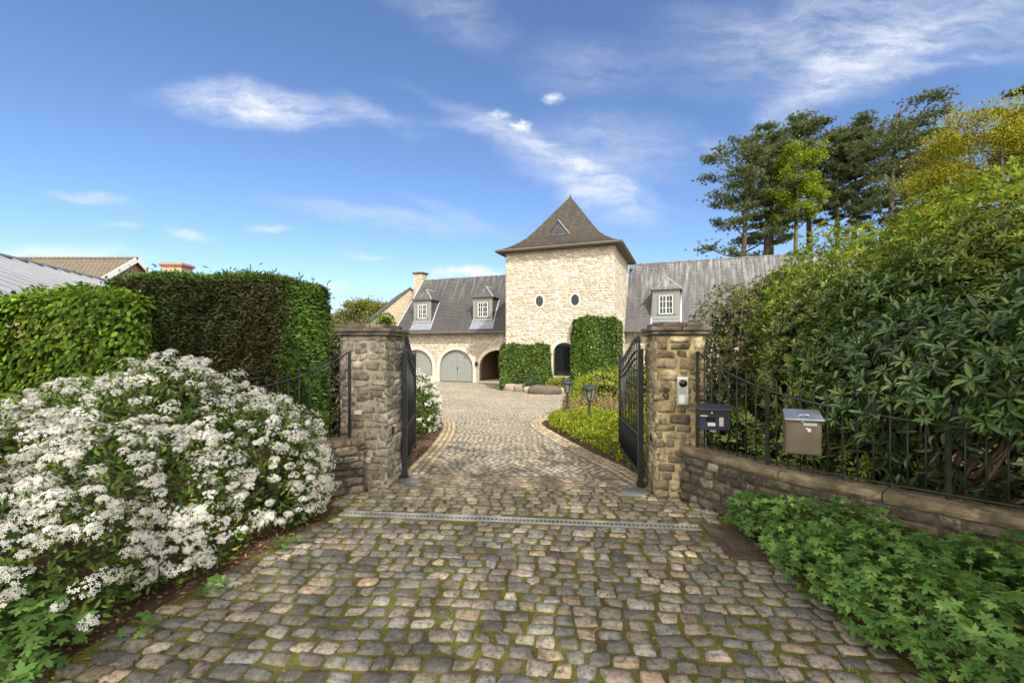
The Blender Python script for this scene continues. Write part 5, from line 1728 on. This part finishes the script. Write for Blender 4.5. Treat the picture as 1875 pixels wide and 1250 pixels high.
def geranium(name, poly, n, hfun, size, label=None, cat=None, kind=None, stem=True):
    P2 = np.array(poly)
    x = rng.uniform(P2[:, 0].min(), P2[:, 0].max(), n * 4); y = rng.uniform(P2[:, 1].min(), P2[:, 1].max(), n * 4)
    k = inpoly(x, y, poly); x, y = x[k][:n], y[k][:n]
    # distance from the outline makes the mound fall at the edges
    Q, _ = spline(np.vstack([P2, P2[:1]]), 160)
    d = np.min(np.hypot(x[:, None] - Q[None, :, 0], y[:, None] - Q[None, :, 1]), 1)
    top = hfun(x, y) * (1 - np.exp(-d / .08)) * (1 + .32 * lown(np.c_[x, y, x * 0], 5)) + .05
    lay = rng.random(len(x)) ** .55
    z = top * (.35 + .65 * lay)
    P = np.c_[x, y, z]
    eps = .04
    Nn = unit(np.c_[rng.normal(0, .38, (len(x), 2)), np.ones(len(x))] + np.c_[-.35 * np.sign(x) * (d < .25), -.3 * (d < .25), 0 * x])
    D = unit(np.c_[rng.normal(0, 1, (len(x), 2)), rng.normal(-.15, .2, len(x))])
    s = size * rng.lognormal(-.12, .32, len(x)).clip(.35, 1.45)
    V = place(P, D, Nn, s, s, PALM_V)
    c = pick(GER, len(x), .2, P, .15)
    o = bulk(name, V, PALM_F, M['leaf_soft'], None, c)
    tag(o, label, cat, None, kind)
    return o


GP = [(2.42, 4.92), (2.62, 4.72), (2.95, 4.2), (3.35, 3.75), (3.9, 3.1), (4.6, 2.4), (4.8, 1.6), (2.42, 1.6), (2.27, 2.4), (2.18, 3.2), (2.24, 3.9), (2.32, 4.3), (2.25, 4.85)]
geranium('geranium_bed', GP, 8200, lambda x, y: .43 + .08 * np.clip((x - 2.4), 0, 1) + 0 * y, .047, None, None, 'stuff')
GL = [(-2.62, 2.35), (-2.72, 2.9), (-3.0, 3.1), (-3.5, 3.0), (-4.2, 2.9), (-4.2, 1.5), (-2.75, 1.5)]
geranium('geranium_plant', GL, 1100, lambda x, y: .36 + 0 * y, .062, 'patch of lobed green geranium leaves below the blossom in the bottom left corner', 'plant')
for (x, y, n_) in ((-2.33, 3.55, 10), (-2.18, 4.35, 9), (-2.5, 3.05, 9)):
    pl_ = [(x - .1, y - .1), (x + .1, y - .1), (x + .1, y + .1), (x - .1, y + .1)]
    geranium('seedling', pl_, n_ * 3, lambda a, b: .07 + 0 * a, .032, {-2.33: 'small green seedling by the cobbles under the middle of the blossom shrub', -2.18: 'small green seedling at the cobble edge nearest the drain', -2.5: 'small green seedling by the cobbles near the bottom left corner'}[x], 'seedling')

# --- green bed beyond the gate
bed = [(1.95, 7.0), (1.72, 7.9), (1.40, 9.0), (1.10, 10.3), (.92, 11.5), (1.0, 12.5), (1.5, 13.2), (3.6, 13.0), (4.1, 10), (3.9, 7.6), (2.6, 6.8)]
n = 15000
bp = np.array(bed)
x = rng.uniform(.8, 4.2, n * 3); y = rng.uniform(6.8, 13.3, n * 3); k = inpoly(x, y, bed); x, y = x[k][:n], y[k][:n]
Q, _ = spline(np.vstack([bp, bp[:1]]), 120)
d = np.min(np.hypot(x[:, None] - Q[None, :, 0], y[:, None] - Q[None, :, 1]), 1)
z = g(y) + (.24 * (1 - np.exp(-d / .12)) * (1 + .3 * lown(np.c_[x, y, 0 * x], 3)) + .03) * (.3 + .7 * rng.random(len(x)) ** .5)
P = np.c_[x, y, z]; Nn = unit(np.c_[rng.normal(0, .4, (len(x), 2)), np.ones(len(x))])
o = leaves('ground_cover', P, Nn, .085, .036, [(.24, .29, .022), (.30, .34, .028), (.16, .215, .02), (.34, .37, .035)], M['leaf_soft'], None, .1, 1.2, .0)
tag(o, None, None, None, 'stuff')
YS = [(.24, .28, .03), (.30, .33, .04), (.17, .22, .025), (.34, .34, .05)]
sh = lambda bl: [(a, b, c + float(g(b)), d, e, f) for a, b, c, d, e, f in bl]
shrub('spiraea_shrub', sh([(3.15, 14.9, .25, 1.15, 1.2, .75), (4.3, 15.6, .35, 1.2, 1.4, .9)]), 'yellow-green low shrub behind the nearest lamp posts', 4200, .09, .036, YS, M['leaf_soft'], zmin=-.4, branch=12)
shrub('spiraea_shrub', sh([(3.9, 18.4, .35, 1.5, 1.6, .95), (5.3, 18.6, .5, 1.4, 1.6, 1.1)]), 'yellow-green shrub around the buried lamp below the tall ivy', 4200, .11, .045, YS, M['leaf_soft'], zmin=-.4, branch=12)
shrub('fern_clump', sh([(3.6, 21.6, .15, .75, .8, .7)]), 'soft green leafy clump at the foot of the tall ivy', 1600, .14, .04, [(.12, .20, .03), (.16, .25, .04)], M['leaf_soft'], zmin=-.4, up=.6)
shrub('fern_clump', sh([(2.6, 23.95, .2, .7, .4, .55)]), 'low yellowish leafy clump below the arched window', 1000, .12, .05, YS, M['leaf_soft'], zmin=-.4, up=.5)
shrub('blue_green_plant', sh([(1.1, 24.25, .2, .55, .25, .4)]), 'small bluish green plant between the boulders under the clipped ivy', 600, .10, .03, [(.10, .17, .11), (.13, .20, .13)], M['leaf_soft'], zmin=-.4, up=.6)
# the twiggy half-bare shrub
tg = empty('twiggy_shrub', (2.5, 13.6, float(g(13.6))), 0, 'half bare brown twiggy shrub behind the two lantern posts', 'shrub')
b = MB()
for i in range(150):
    a = random.uniform(0, 6.28); r_ = random.uniform(.15, 1.05); bx_, by_ = random.uniform(-.7, .9), random.uniform(-.4, .4)
    t = (bx_ + math.cos(a) * r_ * .55, by_ + math.sin(a) * r_ * .4, random.uniform(.3, .68))
    m_ = ((bx_ + t[0]) / 2 + random.uniform(-.08, .08), (by_ + t[1]) / 2, t[2] * .5 + .08)
    b.tube([(bx_, by_, 0), m_, t], [.010, .007, .003], 4)
b.build('twigs', m_plain('russet twig', (.30, .20, .10), .85, 0, .3, 6, 0), tg, fix=False)
P = np.c_[rng.uniform(-1.0, 1.3, 900), rng.uniform(-.6, .6, 900), rng.uniform(.15, .7, 900)]
leaves('foliage', P, rdir(900), .06, .026, [(.24, .25, .04), (.30, .24, .08)], M['leaf_soft'], tg)

# --- ivy on the tower
IV = [(.065, .12, .016), (.09, .155, .02), (.05, .09, .014), (.13, .19, .025)]


def ivy(name, x0, x1, z0, z1, dep, n, label, extra=None):
    rt = empty(name, (HP[0], HP[1], 0), HRZ, label, 'ivy', 'ivy clipped on the tower')
    P, Nn = hedge_points(x0, x1, -dep, .02, z0, z1, n, 'frlt', .11, .14, .2, 2.4)
    if extra:
        P2, N2 = hedge_points(*extra, n // 3, 'frt', .07, .12, .16, 2.4)
        P, Nn = np.concatenate([P, P2]), np.concatenate([Nn, N2])
    leaves('foliage', P, Nn, .105, .085, IV, M['leaf'], rt, .55, .5, .1)
    b = MB()
    for x in np.arange(x0 + .2, x1 - .1, .4): b.tube([(x, -.04, z0), (x + random.uniform(-.1, .1), -.05, (z0 + z1) / 2), (x + random.uniform(-.2, .2), -.04, z1 - .2)], [.03, .02, .008], 5)
    b.build('stems', M['bark_grey'], rt, fix=False)
    return rt


ivy('ivy', -.12, 2.66, -.42, 2.12, .42, 10000, 'low clipped block of ivy on the tower left of the arched window')
ivy('ivy', 3.82, 6.12, -.42, 3.50, .42, 14000, 'tall clipped column of ivy on the tower corner right of the arched window', (5.7, 6.3, -.4, .9, -.42, 3.3))
cpx, cpy = -9.55, 34.2
shrub('climbing_plant', [(cpx, cpy, 3.6, .75, .35, 1.05), (cpx + .3, cpy, 2.4, .6, .35, 1.3)], 'bright green climber on the small far gable behind the left pillar', 900, .16, .12, BEECH, M['leaf_soft'], corek=.6)

# --- boulders edging the bed under the ivy
for i, (px_, py_, sx_, sy_, sz_, c_, lab) in enumerate(((.0, 24.95, .46, .32, .25, (.36, .30, .22), 'tan boulder against the tower corner'), (.55, 24.5, .46, .3, .24, (.30, .24, .18), 'brownish boulder second from the tower corner'),
                                                   (.98, 23.9, .36, .26, .2, (.38, .33, .25), 'pale boulder between the brown one and the long dark one'), (1.62, 23.1, .85, .38, .28, (.13, .10, .078), 'long dark flat-topped boulder nearest the garden bed'),
                                                   (2.55, 23.3, .4, .3, .2, (.42, .36, .28), 'pale boulder half hidden behind the long dark one'))):
    d = rdir(1); n1 = 14; n2 = 9
    V = []; F = []
    for a in range(n2):
        for q in range(n1):
            th = math.pi * a / (n2 - 1); ph = 2 * math.pi * q / n1
            v = np.array([math.sin(th) * math.cos(ph), math.sin(th) * math.sin(ph), math.cos(th)])
            v = np.sign(v) * np.abs(v) ** .62
            v = v * (1 + .13 * lown((v + i * 3)[None], 2.2)[0])
            V.append((v[0] * sx_, v[1] * sy_, v[2] * sz_))
    for a in range(n2 - 1):
        for q in range(n1):
            F.append((a * n1 + q, (a + 1) * n1 + q, (a + 1) * n1 + (q + 1) % n1, a * n1 + (q + 1) % n1))
    o = bulk('boulder', np.array(V)[None], np.array(F), M['rock'], None, np.array([c_]), smooth=True)
    o.location = (px_, py_, float(g(py_)) + sz_ * .55); o.rotation_euler.z = HRZ + random.uniform(-.15, .15)
    tag(o, lab, 'boulder', 'boulders edging the bed under the tower')

# ------------------------------------------------------------------ trees


def limb_tree(rt, h, r0, lean, nl, lstart, lspread, rise, bark, seed, top=None):
    """tapered trunk with forked limbs; returns limb end points"""
    rs = random.Random(seed)
    b = MB()
    pts = [(lean[0] * u * u + .06 * h * .1 * math.sin(u * 5 + seed), lean[1] * u * u, h * u) for u in np.linspace(0, 1, 9)]
    b.tube(pts, [r0 * (1.25 if k == 0 else 1) * (1 - .82 * u) for k, u in enumerate(np.linspace(0, 1, 9))], 8)
    b.build('trunk', bark, rt, smooth=True, fix=False)
    ends = []
    lb = MB()
    for i in range(nl):
        u = lstart + (1 - lstart) * ((i + rs.random()) / nl)
        z = h * u
        base = Vector((lean[0] * u * u, lean[1] * u * u, z))
        a = i * 2.4 + rs.uniform(-.5, .5)
        ln = lspread(u) * rs.uniform(.7, 1.1)
        e = base + Vector((math.cos(a) * ln, math.sin(a) * ln, ln * rise * rs.uniform(.4, 1.3)))
        m_ = base.lerp(e, .5) + Vector((0, 0, -.06 * ln))
        rr_ = r0 * (1 - .8 * u) * .45
        lb.tube([base, m_, e], [rr_, rr_ * .6, rr_ * .15], 5)
        ends.append((e, ln))
        for j in range(rs.randint(2, 4)):
            w = rs.uniform(.35, .95); q = base.lerp(e, w)
            a2 = a + rs.uniform(-1.2, 1.2); l2 = ln * rs.uniform(.25, .5)
            e2 = q + Vector((math.cos(a2) * l2, math.sin(a2) * l2, l2 * rise * rs.uniform(.2, 1.2)))
            lb.tube([q, q.lerp(e2, .5), e2], [rr_ * .4, rr_ * .25, rr_ * .08], 4)
            ends.append((e2, l2))
    lb.build('limbs', bark, rt, smooth=True, fix=False)
    ends.append((Vector((lean[0], lean[1], h)), h * .06))
    return ends


PINE = [(.09, .12, .048), (.118, .145, .056), (.07, .094, .04), (.15, .17, .062)]


def pine(x, y, h, sp, label, seed, lstart=.42, lean=(0, 0), nl=26, bark=None, flat=.8, per=330):
    rt = empty('pine_tree', (x, y, -.5), 0, label, 'tree', 'pines on the rise behind the house')
    prof_ = lambda u: sp * (.5 + .6 * math.sin(math.pi * min(1, (u - lstart) / (1 - lstart) * .62 + .2)))
    ends = limb_tree(rt, h, h * .017, lean, nl, lstart, prof_, .38, bark or M['bark'], seed)
    E = np.array([e for e, _ in ends])
    E[:, 2] = np.minimum(E[:, 2], h * .97)
    # flat-topped crown of short upper boughs
    a = rng.uniform(0, 6.28, 26); r_ = sp * rng.uniform(.05, .75, 26); u = rng.uniform(.80, 1.0, 26)
    E = np.concatenate([E, np.c_[lean[0] * u * u + r_ * np.cos(a), lean[1] * u * u + r_ * np.sin(a), h * (u - .04 - .10 * (r_ / sp) ** 2)]])
    n = len(E)
    s = rng.uniform(.55, 1.15, (n, 1))
    m_ = per // 10
    # each limb end carries several tufts, each tuft a burst of needles
    tc_ = np.repeat(E, m_, 0) + rng.normal(0, 1, (n * m_, 3)) * np.repeat(s, m_, 0) * np.array([.46, .46, .17]) * (sp / 3.0)
    k = 22
    q = np.repeat(tc_, k, 0)
    d = unit(rdir(len(q)) + np.array([0, 0, .45]))
    c = np.repeat(pick(PINE, len(tc_), .25), k, 0) * rng.uniform(.85, 1.15, (len(q), 1))
    V = place(q, d, rdir(len(q)), .042 * rng.uniform(.8, 1.2, len(q)), .23 * rng.uniform(.6, 1.25, len(q)), BLADE_V)
    bulk('crown', V, BLADE_F, M['needle'], rt, c)
    return rt


def pxx(px, y): return (px - 937.5) / 833 * y
def pxz(py, y): return 1.9 - (py - 638) / 833 * y


for (px_, topy, y, sp, ls, ln, lab, sd_) in (
        (1362, 262, 44, 3.2, .28, (.3, 0), 'leftmost pine standing free above the slate roof, with branches low on its trunk', 3),
        (1398, 232, 46, 2.4, .5, (.6, 0), 'pine just right of the leftmost one, trunk half hidden in its crown', 5),
        (1414, 260, 48, 1.7, .55, (.3, .2), 'thin mossy pine squeezed third from the left of the group', 8),
        (1482, 212, 50, 2.3, .62, (-.6, 0), 'round-topped pine behind the lime green tree', 11),
        (1532, 245, 45, 1.8, .6, (.3, 0), 'slim pine with a pale trunk right of the lime green tree', 13),
        (1560, 238, 49, 1.9, .62, (.4, 0), 'narrow pine between the slim one and the tallest pine', 17),
        (1622, 200, 43, 3.3, .50, (1.3, 0), 'tallest pine of the group, crown leaning right', 19),
        (1652, 232, 47, 2.2, .60, (.7, 0), 'pine hidden behind the right side of the tallest one', 23),
        (1700, 262, 50, 2.6, .5, (.6, 0), 'pine mostly covered by the golden oak', 29)):
    h = pxz(topy, y) + .5
    pine(pxx(px_, y), y, h, sp * 1.12, lab, sd_, ls, ln, 30, M['bark_moss'] if sd_ in (8, 13) else None)
h = pxz(165, 30) + .5
pine(pxx(1905, 30), 30, h, 2.4, 'dark pine tip at the very right edge of the photo above the golden oak', 31, .4)


def broadleaf(name, x, y, h, sp, label, cols, seed, lstart=.3, ln=.13, per=150, bark=None, rise=.8, spread=.5, lean=(0, 0), nl=24, r0=None, group=None, z0=-.5, vsp=.5, m=None):
    rt = empty(name, (x, y, z0), 0, label, 'tree', group)
    prof_ = lambda u: sp * (.45 + .55 * math.sin(math.pi * min(1, (u - lstart) / (1 - lstart) * .8 + .18)))
    ends = limb_tree(rt, h * .93, r0 or h * .016, lean, nl, lstart, prof_, rise, bark or M['bark_grey'], seed)
    E = np.array([e for e, _ in ends]); n = len(E)
    E[:, 2] = np.minimum(E[:, 2], h * .97)
    s = rng.uniform(.6, 1.25, (n, 1)) * sp * .19
    q = np.repeat(E, per, 0) + rng.normal(0, 1, (n * per, 3)) * np.repeat(s, per, 0) * np.array([1, 1, vsp * 1.4]) * .75
    Nn = unit(rng.normal(0, .7, q.shape) + np.array([0, 0, .8]))
    leaves('crown', q, Nn, ln, ln * .6, cols, m or M['leaf_soft'], rt, .3, 1.0, .1, pat=.2)
    return rt


LIME = [(.20, .26, .02), (.26, .31, .025), (.15, .20, .02)]
OAK = [(.31, .28, .035), (.37, .33, .05), (.25, .24, .035), (.29, .31, .05)]
y = 42
broadleaf('lime_tree', pxx(1457, y), y, pxz(262, y) + .5, 2.1, 'lime green young leaved tree with a mossy trunk among the pines', LIME, 41, .66, .20, 150, M['bark_moss'], 1.0, nl=22)
y = 27
broadleaf('golden_oak', pxx(1835, y), y, pxz(205, y) + .3, 4.3, 'golden leaved oak with dark limbs at the right behind the rhododendrons', OAK, 43, .30, .165, 420, None, .75, nl=30)
y = 32
broadleaf('golden_oak', pxx(1735, y), y, pxz(290, y) + .3, 2.8, 'smaller golden oak left of the big one, in front of the pines', OAK, 47, .30, .165, 320, None, .6, nl=22)
y = 62
broadleaf('roadside_tree', pxx(672, y), y, pxz(556, y) + .5, 3.6, 'yellow-green tree far off to the left of the house', [(.19, .20, .03), (.24, .24, .04), (.14, .16, .03)], 53, .2, .3, 160, None, .5, nl=26)
y = 66
broadleaf('roadside_tree', pxx(628, y), y, pxz(577, y) + .5, 3.6, 'lower olive tree far left, half behind the variegated shrub', [(.12, .14, .03), (.17, .18, .035)], 59, .2, .3, 130, None, .5, nl=24)
# trees across the road, behind the photographer: they shade the entrance
SHD = [(.05, .085, .02), (.065, .11, .024), (.04, .07, .018)]
broadleaf('street_tree', 1.2, -7.0, 15.5, 5.0, 'tall broad tree across the road behind the viewpoint, left of its neighbour', SHD, 61, .28, .30, 52, None, .5, nl=34, z0=0, group='trees across the road')
broadleaf('street_tree', 8.2, -6.2, 11.5, 4.2, 'shorter broad tree across the road behind the viewpoint, right of the tall one', SHD, 67, .25, .30, 52, None, .5, nl=30, z0=0, group='trees across the road')

# ------------------------------------------------------------------ litter and twigs on the paving
n = 3200
x = rng.uniform(-2.8, 2.5, n * 2); y = rng.uniform(1.3, 7.2, n * 2)
drift = lown(np.c_[x, y, 0 * x], 2.4) * .5 + .5 + .55 * (np.abs(x + .15) / 2.4) ** 3
k = inpoly(x, y, FORE) & (rng.random(n * 2) < drift * .7); x, y = x[k][:n], y[k][:n]
P = np.c_[x, y, g(y) + rng.uniform(-.006, .006, len(x))]
V = place(P, np.c_[rng.normal(0, 1, (len(x), 2)), rng.normal(0, .15, len(x))], unit(np.c_[rng.normal(0, .3, (len(x), 2)), np.ones(len(x))]), .008 * rng.uniform(.5, 1.8, len(x)), .017 * rng.uniform(.5, 1.7, len(x)), LEAF_V)
o = bulk('leaf_litter', V, LEAF_F, M['litter'], None, pick([(.20, .10, .04), (.28, .15, .06), (.13, .07, .035), (.32, .21, .10), (.10, .06, .03)], len(x), .25))
tag(o, None, None, None, 'stuff')
n = 1500
x = np.concatenate([rng.uniform(-2.95, -2.0, n), rng.uniform(-2.2, -1.5, n // 2)]); y = np.concatenate([rng.uniform(2.2, 6.0, n), rng.uniform(7, 10.5, n // 2)])
P = np.c_[x, y, g(y) - .025 + rng.uniform(0, .02, len(x))]
V = place(P, np.c_[rng.normal(0, 1, (len(x), 2)), rng.normal(0, .2, len(x))], unit(np.c_[rng.normal(0, .4, (len(x), 2)), np.ones(len(x))]), .016 * rng.uniform(.5, 1.6, len(x)), .034 * rng.uniform(.5, 1.6, len(x)), LEAF_V)
o = bulk('bed_litter', V, LEAF_F, M['litter'], None, pick([(.22, .10, .045), (.28, .14, .06), (.14, .07, .035), (.30, .19, .10)], len(x), .25))
tag(o, None, None, None, 'stuff')
n = 1500
x = rng.uniform(.9, 2.1, n); y = rng.uniform(6.2, 8.8, n)
ed = np.interp(y, RCs[:, 1], RCs[:, 0]) - x
k = (ed > -.1) & (rng.random(n) < np.exp(-np.abs(ed) / .3)); x, y = x[k], y[k]
P = np.c_[x, y, g(y) + rng.uniform(.0, .016, len(x))]
V = place(P, np.c_[rng.normal(0, 1, (len(x), 2)), rng.normal(0, .15, len(x))], unit(np.c_[rng.normal(0, .3, (len(x), 2)), np.ones(len(x))]), .014 * rng.uniform(.5, 1.6, len(x)), .03 * rng.uniform(.5, 1.5, len(x)), LEAF_V)
o = bulk('leaf_litter', V, LEAF_F, M['litter'], None, pick([(.20, .10, .045), (.26, .14, .06), (.13, .07, .035)], len(x), .25))
tag(o, None, None, None, 'stuff')
# moss cushions creeping out of the joints
n = 42000
x = rng.uniform(-2.8, 2.5, n); y = rng.uniform(1.3, 6.6, n)
pm = lown(np.c_[x, y, 0 * x + 4], 1.6) + .45 * (np.abs(x) / 2.3) ** 2 + .15 * (x / 2.3) + .4 * lown(np.c_[x, y, 0 * x], 7)
k = inpoly(x, y, FORE) & (pm > .25); x, y = x[k], y[k]
P = np.c_[x, y, np.full(len(x), -.016)]
V = place(P, unit(np.c_[rng.normal(0, .6, (len(x), 2)), np.ones(len(x))]), rdir(len(x)), .010 * rng.uniform(.6, 1.4, len(x)), .0135 * rng.uniform(.6, 1.2, len(x)), LEAF_V)
o = bulk('moss', V, LEAF_F, M['litter'], None, pick([(.16, .18, .018), (.21, .21, .022), (.11, .135, .017)], len(x), .2))
tag(o, None, None, None, 'stuff')
for i, (x0_, y0_, a, l, lab) in enumerate(((.62, 3.05, .5, .22, 'curved dry twig on the cobbles right of the middle'), (-.1, 3.1, 2.2, .16, 'short dark twig on the cobbles in the middle'), (1.45, 3.0, .1, .38, 'long pale curved twig on the mossy cobbles at the right'),
                                           (-1.05, 2.75, -.5, .26, 'thin twig on the cobbles at the lower left'), (1.1, 3.55, .25, .3, 'straight twig lying right of the middle, halfway to the drain'), (-.75, 3.75, 2.9, .3, 'thin dark twig left of the middle, halfway to the drain'))):
    pts = [(l * (u - .5), l * .16 * math.sin(u * 3.1 + i), .012 + .006 * math.sin(u * 5)) for u in np.linspace(0, 1, 7)]
    b = MB(); b.tube(pts, [.004 * (1 - .6 * u) for u in np.linspace(0, 1, 7)], 5); b.tube([pts[3], (pts[3][0] + .03, pts[3][1] + .035, .018)], [.0025, .001], 4)
    o = b.build('twig', M['twig'], None, fix=False); o.location = (x0_, y0_, 0); o.rotation_euler.z = a
    tag(o, lab, 'twig', 'twigs on the cobbles')
